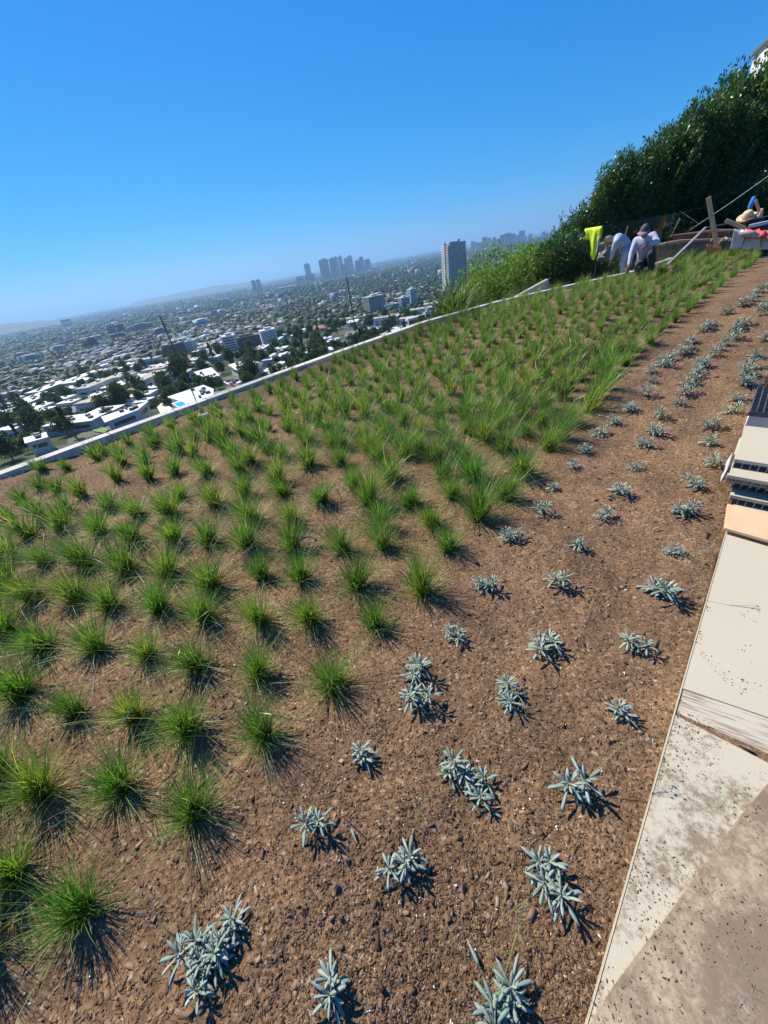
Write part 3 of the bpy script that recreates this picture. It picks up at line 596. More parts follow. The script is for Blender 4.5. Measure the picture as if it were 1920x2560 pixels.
# random individual houses and trees between 200 and 620 m
def house_proto(kind):
    e = MB(); r = MB(); w = MB()
    if kind in (0, 1, 5):
        W_, D_, H_ = [(15, 10, 4.5), (22, 12, 5), 0, 0, 0, (26, 13, 9)][kind]
        e.box((0, 0, (H_-4)/2-0.02), (W_, D_, H_+4)); r.box((0, 0, H_+0.2), (W_+1, D_+1, 0.5)); r.box((W_*0.2, 0, H_+0.9), (2.4, 1.8, 1.0), mi=1); r.box((-W_*0.25, D_*0.2, H_+0.8), (1.4, 1.2, 0.8), mi=1)
        for fl_ in range(max(1, int(H_/3.2))):
            for s in (-1, 1):
                for k in range(4): w.box((-W_*0.36+k*W_*0.24, s*D_/2, 1.9+fl_*3.2), (W_*0.15, 0.14, 1.5))
                w.box((s*W_/2, 0, 1.9+fl_*3.2), (0.14, D_*0.5, 1.5))
    elif kind in (2, 3):
        W_, D_, H_ = 16, 10, 3.6; e.box((0, 0, (H_-4)/2), (W_, D_, H_+4))
        a = D_/2+0.7; l = W_/2+0.7; h = 3.0; vs = [(-l, -a, H_-0.2), (l, -a, H_-0.2), (l, a, H_-0.2), (-l, a, H_-0.2), (-l+3, 0, H_+h), (l-3, 0, H_+h)]
        r.add(vs, [(0, 1, 5, 4), (1, 2, 5), (2, 3, 4, 5), (3, 0, 4), (3, 2, 1, 0)]); r.box((3, 1.5, H_+2.2), (1, 1, 2.6), mi=1)
        for s in (-1, 1):
            for k in range(3): w.box((-W_*0.3+k*W_*0.3, s*D_/2, 1.8), (2.2, 0.14, 1.4))
    else:
        W_, D_, H_ = 34, 16, 6; e.box((0, 0, (H_-4)/2-0.02), (W_, D_, H_+4)); r.box((0, 0, H_+0.2), (W_+0.4, D_+0.4, 0.5))
        for k in range(5): r.box((-13+k*6.3, (k % 2)*5-2.5, H_+1), (2.2, 2, 1.2), mi=1)
        for s in (-1, 1): w.box((0, s*D_/2, 3.6), (W_*0.86, 0.14, 1.6))
    cfg = {0: ('wwhite', 'roofwhite'), 1: ('wcream', 'roofwhite'), 2: ('wcream', 'terra'), 3: ('wwhite', 'roofgrey'), 4: ('wgrey', 'roofwhite'), 5: ('wwhite', 'rooftan')}[kind]
    e.v_n = len(e.v); e.add(w.v, w.f, 1)
    return e.mesh('wall', [MAT[cfg[0]], MAT['winglass']]), r.mesh('roof', [MAT[cfg[1]], MAT['equip']])
HP = [house_proto(k) for k in range(6)]
HNAME = ['white_house', 'flat_roof_house', 'tiled_house', 'grey_roof_house', 'commercial_building', 'apartment_house']
HLAB = ['white flat-roofed house', 'cream house with white flat roof', 'cream house with terracotta roof', 'white house with grey hipped roof', 'long grey building with white roof', 'white apartment house with tan roof']
def free(x, y, r): return all((x-a)**2+(y-b)**2 > (r+c)**2 for a, b, c in TAKEN)
def in_view(x, y, z, mar=10):
    px, py = proj((x, y, z)); return -mar < px < 1920+mar and 0 < py < kerb_y(px)+6
cand = []
tries = 0
while len(cand) < 135 and tries < 20000:
    tries += 1; a = math.radians(rnd.uniform(-44, 16)); D = rnd.uniform(200, 640); x = D*math.sin(a); y = D*math.cos(a)
    px, _ = proj((x, y, terrain(x, y)))
    if px > 560 and rnd.random() < 0.7: continue
    k = rnd.choices(range(6), [5, 4, 1.5, 1.5, 2, 3])[0]; rad = [8, 10, 9, 9, 15, 12][k]
    z = float(terrain(x, y))
    if not in_view(x, y, z+5) or not free(x, y, rad): continue
    TAKEN.append((x, y, rad*0.62)); cand.append((D, x, y, z, k))
cand.sort()
def band_label(items, what, bands, lab):
    """gives each item its rank from the left inside its distance band"""
    out = {}; n = len(items); step = math.ceil(n/bands)
    for b in range(bands):
        sub = sorted(range(b*step, min(n, (b+1)*step)), key=lambda i: proj(items[i][1:4])[0])
        for r_, i in enumerate(sub): out[i] = '%s, %s from left, %s band of %s from kerb' % (lab(items[i]), ordinal(r_+1), ordinal(b+1), what)
    return out
labs = band_label(cand, 'houses', 9, lambda it: HLAB[it[4]])
for i, (D, x, y, z, k) in enumerate(cand):
    t = empty(HNAME[k], (x, y, z), -0.18+(0 if rnd.random() < 0.7 else 1.57)+rnd.uniform(-0.06, 0.06), labs[i], 'house' if k < 4 else 'building', 'houses on the slope below the terrace')
    sc = rnd.uniform(0.75, 1.1); t.scale = (sc*rnd.uniform(0.9, 1.2), sc, sc)
    for nm, me in zip(('wall', 'roof'), HP[k]): link(nm, me, t)
tc = []; tries = 0
while len(tc) < 280 and tries < 30000:
    tries += 1; a = math.radians(rnd.uniform(-44, 22)); D = 190+410*rnd.random()**1.35; x = D*math.sin(a); y = D*math.cos(a); z = float(terrain(x, y))
    px, _ = proj((x, y, z))
    if not in_view(x, y, z+9) or not free(x, y, 0.5): continue
    if any((x-q[1])**2+(y-q[2])**2 < 38 for q in tc): continue
    tc.append((D, x, y, z, rnd.choices(range(5), [4, 4, 3, 1.5, 3])[0]))
tc.sort(); labs = band_label(tc, 'trees', 10, lambda it: ['broad dark tree', 'round tree', 'large spreading tree', 'narrow conical tree', 'small bushy tree'][it[4]])
for i, (D, x, y, z, k) in enumerate(tc):
    s = rnd.uniform(0.85, 1.35); put_tree(['broad_tree', 'round_tree', 'spreading_tree', 'conical_tree', 'bushy_tree'][k], TREE_V[k], x, y, s, labs[i], 'trees on the slope below the terrace')
# ---------------- the rest of the city as two countless masses
def city_stuff():
    g = np.random.default_rng(11)
    def sample(n, r0, r1, power, a0=-46, a1=40):
        u = g.random(n); r = (r0**(1+power)+u*(r1**(1+power)-r0**(1+power)))**(1/(1+power)); a = np.radians(g.uniform(a0, a1, n)); return r*np.sin(a), r*np.cos(a), r, np.degrees(a)
    parts = []
    for n, r0, r1, pw, s0, s1, hmin, hmax in [(9500, 600, 2600, 0.6, 8, 19, 3, 7), (17000, 2400, 11500, 0.2, 12, 34, 3, 8), (350, 1200, 9000, 0.3, 22, 45, 12, 26)]:
        x, y, r, a = sample(n, r0, r1, pw); dens = vnoise(x/260+3, y/260); lim = np.where(a > -9, 0.70, 0.40)
        k = (dens > lim) | (g.random(n) < 0.15)
        if hmin > 10: k = dens > -1
        for c in TAKEN:
            if math.hypot(c[0], c[1]) > 580: k &= ((x-c[0])**2+(y-c[1])**2 > (c[2]+8)**2)
        if r0 < 2000: x = np.where(k, x, x); 
        x, y, r = x[k], y[k], r[k]; n = len(x)
        w = g.uniform(s0, s1, n); d = w*g.uniform(0.35, 0.8, n); h = g.uniform(hmin, hmax, n)
        parts.append((x, y, r, w, d, h))
    x, y, r, w, d, h = [np.concatenate(q) for q in zip(*parts)]; n = len(x); z = terrain(x, y)
    th = -0.2+g.integers(0, 2, n)*1.5708+g.normal(0, 0.04, n); c, s = np.cos(th), np.sin(th)
    V = np.zeros((n, 8, 3)); cs = [(-1, -1), (1, -1), (1, 1), (-1, 1)]
    for i, (a, b) in enumerate(cs):
        lx = a*w/2; ly = b*d/2
        for t_ in (0, 1):
            V[:, i+4*t_, 0] = x+lx*c-ly*s; V[:, i+4*t_, 1] = y+lx*s+ly*c; V[:, i+4*t_, 2] = z-3 if t_ == 0 else z+h
    base = (np.arange(n)*8)[:, None, None]; q = np.array([[4, 5, 6, 7], [0, 1, 5, 4], [1, 2, 6, 5], [2, 3, 7, 6], [3, 0, 4, 7]])[None]
    F = (base+q).reshape(-1, 4)
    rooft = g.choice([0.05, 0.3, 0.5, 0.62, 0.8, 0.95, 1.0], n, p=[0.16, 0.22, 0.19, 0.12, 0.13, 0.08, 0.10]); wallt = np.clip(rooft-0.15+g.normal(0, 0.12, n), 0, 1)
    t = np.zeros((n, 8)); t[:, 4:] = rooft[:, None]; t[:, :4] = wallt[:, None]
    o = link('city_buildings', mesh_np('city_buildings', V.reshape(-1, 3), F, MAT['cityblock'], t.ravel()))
    tag(o, 'countless small pale buildings covering the city plain', 'buildings', kind='stuff')
    for nm, n, r0, r1, pw, s0, s1, IV, IF, lab in [('city_trees', 15000, 560, 2600, 0.7, 3.5, 7, ICO2, ICO2F, 'countless dark green street and garden trees of the near plain'), ('city_woods', 30000, 2400, 12500, 0.25, 7, 15, ICO1, ICO1F, 'far masses of trees across the hazy plain')]:
        x, y, r, a = sample(n, r0, r1, pw)
        k = (vnoise(x/260+3, y/260) < np.where(a > -9, 0.95, 0.7)) | (g.random(n) < 0.35)
        for c in TAKEN: k &= ((x-c[0])**2+(y-c[1])**2 > (c[2])**2)
        x, y = x[k], y[k]; n = len(x); z = terrain(x, y); s = g.uniform(s0, s1, n); nv = len(IV)
        an = g.uniform(0, 6.28, n); ca, sa = np.cos(an)[:, None], np.sin(an)[:, None]
        jit = 1+g.normal(0, 0.22, (n, nv))
        X = (IV[None, :, 0]*ca-IV[None, :, 1]*sa)*jit*s[:, None]; Y = (IV[None, :, 0]*sa+IV[None, :, 1]*ca)*jit*s[:, None]; Z = IV[None, :, 2]*jit*(s*g.uniform(0.6, 0.95, n))[:, None]
        V = np.stack([X+x[:, None], Y+y[:, None], Z+(z+s*0.45)[:, None]], -1).reshape(-1, 3)
        F = (IF[None]+(np.arange(n)*nv)[:, None, None]).reshape(-1, 3)
        t = np.clip(np.repeat(g.normal(0.35, 0.2, n), nv)+g.normal(0, 0.12, n*nv), 0, 1)
        o = link(nm, mesh_np(nm, V, F, MAT['cityleaf'], t)); tag(o, lab, 'trees', kind='stuff')
city_stuff()
# ================================================================ TERRACE (bed, kerb, glass, paving)
# outer line of the bed, on the level plane, from the kerb seen in the photo
KL = [(-9.2, 0.15), (-4.63, 4.52), (-3.68, 5.45), (-2.27, 6.78), (-0.19, 8.75), (1.93, 10.65), (4.41, 12.05), (6.98, 12.85), (9.1, 13.4), (11.4, 14.9), (15.5, 18.5), (22, 23.5)]
EDGE0 = np.array([0.27, 0.02]); EDGE1 = np.array([1.42, 1.08]); EDGE2 = np.array([3.45, 2.93])
_ed = (EDGE2-EDGE0)/np.linalg.norm(EDGE2-EDGE0); _en = np.array([_ed[1], -_ed[0]])   # along the paving edge / to its right
def edge_off(x, y): return (x-EDGE0[0])*_en[0]+(y-EDGE0[1])*_en[1]                    # > 0 on the paving
def kerb_off(x, y):
    """signed distance beyond the kerb line (level plane)"""
    x = np.asarray(x, float); y = np.asarray(y, float); best = np.full(x.shape, 1e9); sgn = np.ones(x.shape)
    for (a, b), (c, d) in zip(KL[:-1], KL[1:]):
        ex, ey = c-a, d-b; L2 = ex*ex+ey*ey; t = np.clip(((x-a)*ex+(y-b)*ey)/L2, 0, 1); dx = x-a-t*ex; dy = y-b-t*ey; ds = np.hypot(dx, dy)
        cr = ex*dy-ey*dx; m = ds < best; best = np.where(m, ds, best); sgn = np.where(m, np.sign(cr), sgn)
    return best*sgn
def soil_h(x, y, r):
    a = np.clip(1.6-r/9, 0.25, 1)
    h = (fbm(x/0.55, y/0.55, 2)-0.5)*0.095+(fbm(x/0.13+7, y/0.13, 2)-0.5)*0.026*a
    n3 = fbm(x/0.035, y/0.035+3, 2); h = h+np.maximum(n3-0.5, 0)*0.009*a+(vnoise(x/0.012, y/0.012)-0.5)*0.005*a
    e = np.clip(-edge_off(x, y)/0.12, 0, 1); h = h*(0.25+0.75*e)-0.012*(1-e)
    h = np.where(edge_off(x, y) > 0, -0.05, h)
    return h
def soil_z(x, y):
    return float(soil_h(np.array([x]), np.array([y]), np.array([math.hypot(x, y)]))[0])
def make_soil_mat():
    m, t, b, o = nt('mulch_soil'); c = t.nodes.new('ShaderNodeTexCoord')
    n1 = noise(t, 2.2, 4); n2 = noise(t, 55, 6, 0.7); vo = t.nodes.new('ShaderNodeTexVoronoi'); vo.inputs['Scale'].default_value = 95
    t.links.new(c.outputs['Object'], vo.inputs['Vector']); sp = t.nodes.new('ShaderNodeSeparateColor'); t.links.new(vo.outputs['Color'], sp.inputs[0])
    chip = ramp(t, sp.outputs[0], [(0.0, (0.08, 0.047, 0.027)), (0.4, (0.16, 0.096, 0.056)), (0.75, (0.24, 0.15, 0.092)), (0.95, (0.34, 0.23, 0.15)), (1.0, (0.5, 0.42, 0.33))])
    dirt = mix(t, n2, (0.088, 0.050, 0.027), (0.265, 0.165, 0.098)); col = mix(t, 0.55, dirt, chip)
    big = ramp(t, n1, [(0.35, 0.0), (0.65, 1.0)])
    col = mix(t, big, mix(t, 1.0, col, (0.80, 0.79, 0.78), 'MULTIPLY'), mix(t, 1.0, col, (1.15, 1.10, 1.06), 'MULTIPLY'))
    col = mix(t, 1.0, col, (0.98, 1.0, 0.94), 'MULTIPLY')
    t.links.new(col, b.inputs['Base Color']); b.inputs['Roughness'].default_value = 0.95; b.inputs['Specular IOR Level'].default_value = 0.15
    bump(t, b, mix(t, 0.5, n2, vo.outputs['Distance']), 0.5, 0.010)
    return m
MAT['soil'] = make_soil_mat()
def build_soil():
    nr, na = 560, 760
    rr = np.exp(np.linspace(math.log(0.16), math.log(34), nr)); az = np.radians(np.linspace(-100, 80, na))
    R_, A_ = np.meshgrid(rr, az, indexing='ij'); X = R_*np.sin(A_)+0.05; Y = R_*np.cos(A_)-0.25
    H = soil_h(X, Y, R_); P = np.stack([X, Y, H], -1)
    V = W(P.reshape(-1, 3)).reshape(nr, na, 3)
    i = np.arange(nr-1)[:, None]*na; j = np.arange(na-1)[None, :]
    F = np.stack([i+j, i+na+j, i+na+j+1, i+j+1], -1).reshape(-1, 4)
    ko = kerb_off(X, Y); eo = edge_off(X, Y); keep = (ko[:-1, :-1] < 0.04) & (eo[:-1, :-1] < 0.10)
    F = F[keep.ravel()]; used = np.unique(F); mp = np.full(nr*na, -1); mp[used] = np.arange(len(used))
    o = link('planting_soil', mesh_np('planting_soil', V.reshape(-1, 3)[used], mp[F], MAT['soil'], smooth=True)); tag(o, 'brown mulch covered soil of the planting bed', 'soil', kind='structure')
build_soil()
# loose chips, clods and pebbles on the soil
def build_chips():
    g = np.random.default_rng(21)
    m, t, b, o = nt('mulch_chips'); a = t.nodes.new('ShaderNodeAttribute'); a.attribute_name = 'tint'
    t.links.new(mix(t, 1.0, (0.98, 1.0, 0.94), ramp(t, a.outputs['Fac'], [(0.0, (0.055, 0.032, 0.019)), (0.42, (0.14, 0.083, 0.048)), (0.7, (0.235, 0.147, 0.09)), (0.88, (0.36, 0.24, 0.155)), (0.975, (0.46, 0.35, 0.26)), (1.0, (0.7, 0.66, 0.58))]), 'MULTIPLY'), b.inputs['Base Color'])
    b.inputs['Roughness'].default_value = 0.85; b.inputs['Specular IOR Level'].default_value = 0.2
    def scatter(n, rmin, rmax, smin, smax, flat, pw):
        u = g.random(n); r = rmin*(rmax/rmin)**(u**pw); a_ = np.radians(g.uniform(-100, 76, n)); x = r*np.sin(a_)+0.05; y = r*np.cos(a_)-0.25
        k = (kerb_off(x, y) < -0.02) & (edge_off(x, y) < -0.005); x, y, r = x[k], y[k], r[k]; n = len(x); h = soil_h(x, y, r)
        s = (smin+(smax-smin)*g.random(n)**2)*np.clip(0.75+r*0.14, 0.8, 1.8)
        dims = np.stack([s*g.uniform(0.7, 1.7, n), s*g.uniform(0.25, 0.7, n), s*g.uniform(flat*0.6, flat*1.4, n)], -1)*0.5
        # random tilt
        th = g.uniform(0, 6.28, n); ti = g.normal(0, 0.28, n); ca, sa, ct, st = np.cos(th), np.sin(th), np.cos(ti), np.sin(ti)
        cube = np.array([(-1,-1,-1),(1,-1,-1),(1,1,-1),(-1,1,-1),(-1,-1,1),(1,-1,1),(1,1,1),(-1,1,1)], float)
        C = cube[None]*dims[:, None]*(1+g.uniform(-0.35, 0.35, (n, 8, 3)))
        X1 = C[..., 0]*ct[:, None]-C[..., 2]*st[:, None]; Z1 = C[..., 0]*st[:, None]+C[..., 2]*ct[:, None]
        X = X1*ca[:, None]-C[..., 1]*sa[:, None]; Y = X1*sa[:, None]+C[..., 1]*ca[:, None]
        P = np.stack([X+x[:, None], Y+y[:, None], Z1+(h+dims[:, 2]*0.6)[:, None]], -1).reshape(-1, 3)
        q = np.array([[0,3,2,1],[4,5,6,7],[0,1,5,4],[1,2,6,5],[2,3,7,6],[3,0,4,7]])
        return W(P), (q[None]+(np.arange(n)*8)[:, None, None]).reshape(-1, 4), np.repeat(np.clip(g.beta(2.2, 2.9, n), 0, 0.985), 8)
    V1, F1, T1 = scatter(210000, 0.25, 8, 0.0025, 0.0115, 0.13, 0.85)
    o = link('bark_mulch', mesh_np('bark_mulch', V1, F1, m, T1)); tag(o, 'loose brown bark mulch scattered over the bed', 'mulch', kind='stuff')
    V2, F2, T2 = scatter(2500, 0.3, 8, 0.004, 0.011, 0.55, 0.85)
    o = link('soil_clods', mesh_np('soil_clods', V2, F2, m, T2*0.62)); tag(o, 'small crumbly soil clods over the bed', 'soil clods', kind='stuff')
    V4, F4, T4 = scatter(1500, 0.3, 6, 0.014, 0.034, 0.12, 0.9)
    o = link('bark_flakes', mesh_np('bark_flakes', V4, F4, m, np.clip(T4*0.9+0.12, 0, 0.93))); tag(o, 'larger flat flakes of bark lying in the mulch', 'bark flakes', kind='stuff')
    V3, F3, T3 = scatter(450, 0.3, 6, 0.004, 0.009, 0.7, 0.9)
    o = link('white_pebbles', mesh_np('white_pebbles', V3, F3, m, np.ones(len(V3)))); tag(o, 'tiny white pebbles strewn in the mulch', 'pebbles', kind='stuff')
build_chips()
# ---------------- kerb coping
def offs(pts, d):
    out = []
    for i, p in enumerate(pts):
        a = np.array(pts[max(i-1, 0)]); b = np.array(pts[min(i+1, len(pts)-1)]); t = (b-a)/np.linalg.norm(b-a); out.append(np.array(p)+np.array([-t[1], t[0]])*d)
    return out
def densify(pts, step):
    out = []
    for a, b in zip(pts[:-1], pts[1:]):
        a = np.array(a); b = np.array(b); n = max(1, int(np.linalg.norm(b-a)/step))
        out += [a+(b-a)*k/n for k in range(n)]
    return out+[np.array(pts[-1])]
def strip_wall(name, line, d0, d1, z0, z1, mat, parent, seg=1, gap=0.0):
    pin = offs(line, d0); pout = offs(line, d1); b = MB()
    for i in range(0, len(line)-1, seg):
        j = min(i+seg, len(line)-1); idx = range(i, j+1)
        for k in range(i, j):
            a0, a1, c0, c1 = pin[k], pin[k+1], pout[k], pout[k+1]
            if k == i: a0 = a0+(a1-a0)*gap; c0 = c0+(c1-c0)*gap
            q = [W(np.array([*p, z])) for z in (z0, z1) for p in (a0, a1, c1, c0)]
            b.add(q, [(0, 3, 2, 1), (4, 5, 6, 7), (0, 1, 5, 4), (1, 2, 6, 5), (2, 3, 7, 6), (3, 0, 4, 7)])
    return b.build(name, MAT[mat], parent)
kl = densify(KL, 0.9)
cop = empty('kerb_wall', tuple(W(np.array([-3.68, 5.45, 0.0]))), 0, 'long pale concrete kerb along the outer edge of the planted terrace', 'kerb')
def child_world(o, parent):
    o.matrix_parent_inverse = parent.matrix_world.inverted(); return o
bpy.context.view_layer.update()
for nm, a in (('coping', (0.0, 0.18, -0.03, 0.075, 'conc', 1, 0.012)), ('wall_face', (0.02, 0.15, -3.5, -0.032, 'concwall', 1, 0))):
    o = strip_wall(nm, kl, a[0], a[1], a[2], a[3], a[4], None, a[5], a[6]); o.parent = cop; o.location = -cop.location
# ---------------- glass balustrade
def glass_mat(edge=False):
    m, t, b, o = nt('balustrade_glass' if not edge else 'glass_edge')
    if edge:
        b.inputs['Base Color'].default_value = (0.05, 0.10, 0.09, 1); b.inputs['Roughness'].default_value = 0.2; return m
    t.nodes.remove(b); tr = t.nodes.new('ShaderNodeBsdfTransparent'); tr.inputs[0].default_value = (0.955, 0.97, 0.965, 1)
    gl = t.nodes.new('ShaderNodeBsdfGlossy'); gl.inputs['Roughness'].default_value = 0.0; gl.inputs[0].default_value = (0.8, 0.8, 0.8, 1)
    fr = t.nodes.new('ShaderNodeFresnel'); fr.inputs[0].default_value = 1.32
    ms = t.nodes.new('ShaderNodeMixShader'); fm = t.nodes.new('ShaderNodeMath'); fm.operation = 'MULTIPLY'; fm.inputs[1].default_value = 0.38; t.links.new(fr.outputs[0], fm.inputs[0]); t.links.new(fm.outputs[0], ms.inputs[0]); t.links.new(tr.outputs[0], ms.inputs[1]); t.links.new(gl.outputs[0], ms.inputs[2])
    t.links.new(ms.outputs[0], o.inputs[0]); return m
MAT['glass'] = glass_mat(); MAT['gedge'] = glass_mat(True)
GP = []   # (base point, top height on the level plane)
for (px, py, zt) in [(399, 789, 1.35), (866, 691, 1.388), (1163, 630, 1.40), (1397, 583, 1.40), (1504, 566, 1.40), (1685, 534, 1.40), (1815, 507, 1.40), (1960, 476, 1.40)]:
    p = fl(px, py, zt); GP.append((p[:2], zt))
GP.insert(0, (GP[0][0]+np.array([-0.72, -0.69])*5.6, 1.33))
GLAB = ['clear glass balustrade panel nearest the left picture edge', 'wide clear glass panel in front of the left city plain', 'clear glass panel in front of the teal office tower', 'clear glass panel in front of the bright green bush',
        'glass panel with the yellow vest hung on its right end', 'glass panel behind the crouching person', 'glass panel right of the crouching person', 'last glass panel behind the leaning timber post']
for i in range(len(GP)-1):
    (a, za), (b_, zb_) = GP[i], GP[i+1]; d = (b_-a)/np.linalg.norm(b_-a); a2 = a+d*0.006; b2 = b_-d*0.006; n_ = np.array([-d[1], d[0]])*0.006
    lo = -0.35; P = []
    for off in (-1, 1):
        for (p, z) in ((a2, lo), (b2, lo), (b2, zb_), (a2, za)): P.append(W(np.array([*(p+n_*off), z])))
    base = np.array(P[0]); e = empty('glass_panel', tuple(base), 0, GLAB[i], 'glass panel', 'glass balustrade panels')
    P = [p-base for p in P]; m_ = MB(); m_.add(P, [(0, 1, 2, 3), (7, 6, 5, 4)]); m_.build('pane', MAT['glass'], e)
    q = P
    for lo_, hi_, sg_ in ((1, 2, 1), (0, 3, -1)):
        m0 = (q[lo_]+q[lo_+4])/2; m1 = (q[hi_]+q[hi_+4])/2; dd = np.array([d[0], d[1], 0])*0.003*sg_
        MB().beam(tuple(m0+dd), tuple(m1+dd), 0.005, 0.013, up=(d[0], d[1], 0)).build('side_edge', MAT['gedge'], e)
    tp = MB(); tp.add(q, [(3, 2, 6, 7)]); tp.build('top_edge', MAT['film'], e)
# ---------------- paving slabs, soil joint and cover board
def dirty(name, base, dirt, amount, scale, streak=None, bmpv=0.1):
    m, t, b, o = nt(name)
    n1 = noise(t, scale, 5, 0.65); n2 = noise(t, scale*14, 4, 0.75)
    comb = t.nodes.new('ShaderNodeMath'); comb.operation = 'ADD'
    mul = t.nodes.new('ShaderNodeMath'); mul.operation = 'MULTIPLY'; t.links.new(n2, mul.inputs[0]); mul.inputs[1].default_value = 0.75
    t.links.new(n1, comb.inputs[0]); t.links.new(mul.outputs[0], comb.inputs[1])
    f = ramp(t, comb.outputs[0], [(amount-0.06, 0.0), (amount+0.03, 0.35), (amount+0.16, 0.8)])
    basec = mix(t, noise(t, 3, 4), tuple(x*0.90 for x in base), base); basec = mix(t, ramp(t, noise(t, 160, 3, 0.7), [(0.3, 0.0), (0.7, 1.0)]), mix(t, 1.0, basec, (0.90, 0.885, 0.86), 'MULTIPLY'), basec)
    dcol = mix(t, n2, tuple(x*0.45 for x in dirt), tuple(x*1.65 for x in dirt))
    t.links.new(mix(t, f, basec, dcol), b.inputs['Base Color']); b.inputs['Roughness'].default_value = 0.75; b.inputs['Specular IOR Level'].default_value = 0.25
    bump(t, b, n2, bmpv, 0.002)
    return m
MAT['slab_clean'] = dirty('clean_cream_slab', (0.525, 0.478, 0.352), (0.155, 0.105, 0.06), 1.18, 2.0)
MAT['slab_dirty'] = dirty('soiled_cream_slab', (0.525, 0.478, 0.352), (0.155, 0.105, 0.06), 0.89, 4.2)
MAT['board'] = dirty('soiled_tan_board', (0.46, 0.365, 0.25), (0.145, 0.104, 0.062), 0.76, 3.4)
def zpoly(pts, z): return [tuple(fl(x, y, z)[:2]) for x, y in pts]
PZ = 0.012
def slab(name, label, pts, z0, z1, mat, cat, kind=None, bevel=0.0015):
    P = zpoly(pts, z1); c = np.mean(np.array(P), 0); o = MB().prism([(x-c[0], y-c[1]) for x, y in P], z0, z1).build(name, MAT[mat], None, (c[0], c[1], 0), bevel=bevel); tag(o, label, cat, kind=kind); return o
_a = lambda s, off=0.0: EDGE0+_ed*s+_en*off
def edge_pt(px, py):            # photo pixel -> nearest point on the straight paving edge
    p = fl(px, py, PZ)[:2]; return _a(float((p-EDGE0)@_ed))
b1 = edge_pt(1703, 1719); b2 = edge_pt(1686, 1778)
r1 = fl(1920, 1793, PZ)[:2]; r2 = fl(1920, 1883, PZ)[:2]
def ext(p, q, L): d = (q-p)/np.linalg.norm(q-p); return p+d*L
far = _a(7.0); sg = 5.0
def wslab(name, label, P, z0, z1, mat, cat, kind=None):
    P = [np.array(p) for p in P]; c = np.mean(P, 0); o = MB().prism([tuple(p-c) for p in P], z0, z1).build(name, MAT[mat], None, (c[0], c[1], 0), bevel=0.0015); tag(o, label, cat, kind=kind); return o
j1 = b2-_ed*0.012; jr = r2-_ed*0.035
wslab('paving_slab', 'clean cream paving slab beside the bed, below the plywood sheet', [b1, far, far+_en*sg, ext(b1, r1, sg)], -0.04, PZ, 'slab_clean', 'paving slab')
# brushed band: grooved strip of the slab filled with soil lines
bandp = [b2+_ed*0.001, b1-_ed*0.001, ext(b1, r1, sg)-_ed*0.002, ext(b2, r2, sg)+_ed*0.002]
def band_mat():
    m, t, b, o = nt('grooved_band'); c = t.nodes.new('ShaderNodeTexCoord'); mp = t.nodes.new('ShaderNodeMapping'); dv = (r1-b1)/np.linalg.norm(r1-b1)
    mp.inputs['Rotation'].default_value = (0, 0, -math.atan2(dv[1], dv[0])); t.links.new(c.outputs['Object'], mp.inputs[0])
    mp2 = t.nodes.new('ShaderNodeMapping'); mp2.inputs['Scale'].default_value = (5, 120, 5); t.links.new(mp.outputs[0], mp2.inputs[0])
    n = noise(t, 1.0, 4, 0.7, vec=mp2.outputs[0]); f = ramp(t, n, [(0.50, 0.0), (0.58, 0.85)])
    t.links.new(mix(t, f, (0.47, 0.42, 0.315), (0.20, 0.14, 0.09)), b.inputs['Base Color']); b.inputs['Roughness'].default_value = 0.85; return m
MAT['band'] = band_mat()
wslab('paving_band', 'narrow grooved slab with thin soil lines across the walk', bandp, -0.04, PZ-0.003, 'band', 'paving band')
wslab('joint_soil', 'line of dark soil in the joint between two paving slabs', [j1-_ed*0.0, b2, ext(b2, r2, sg), ext(j1, jr, sg)], -0.04, PZ-0.002, 'soil', 'soil joint', 'stuff')
wslab('paving_slab', 'soil-strewn cream paving slab between the grooved band and the cover board', [_a(-0.9), j1, ext(j1, jr, sg), _a(-0.9, 1.8)], -0.04, PZ, 'slab_dirty', 'paving slab')
bo = [(1474, 2560), (1530, 2470), (1590, 2388), (1640, 2325), (1688, 2262), (1735, 2195), (1790, 2120), (1850, 2040), (1920, 1958), (2050, 1830), (2350, 2300), (1900, 2900), (1400, 2700)]
board = slab('cover_board', 'soil-covered tan paper board with faint printed words, lying over the paving', bo, PZ+0.0025, PZ+0.008, 'board', 'cover board', bevel=0.001)
edge = MB(); L = 4.0
edge.add([(*(_a(-0.9, -0.0032)), -0.06), (*(_a(L, -0.0032)), -0.06), (*(_a(L, -0.001)), -0.06), (*(_a(-0.9, -0.001)), -0.06), (*(_a(-0.9, -0.0032)), PZ+0.002), (*(_a(L, -0.0032)), PZ+0.002), (*(_a(L, -0.001)), PZ+0.002), (*(_a(-0.9, -0.001)), PZ+0.002)],
         [(0, 1, 2, 3), (4, 5, 6, 7), (0, 1, 5, 4), (1, 2, 6, 5), (2, 3, 7, 6), (3, 0, 4, 7)])
o = edge.build('edge_strip', MAT['slab_clean']); tag(o, 'thin pale edging strip between the mulch and the paving', 'edging')
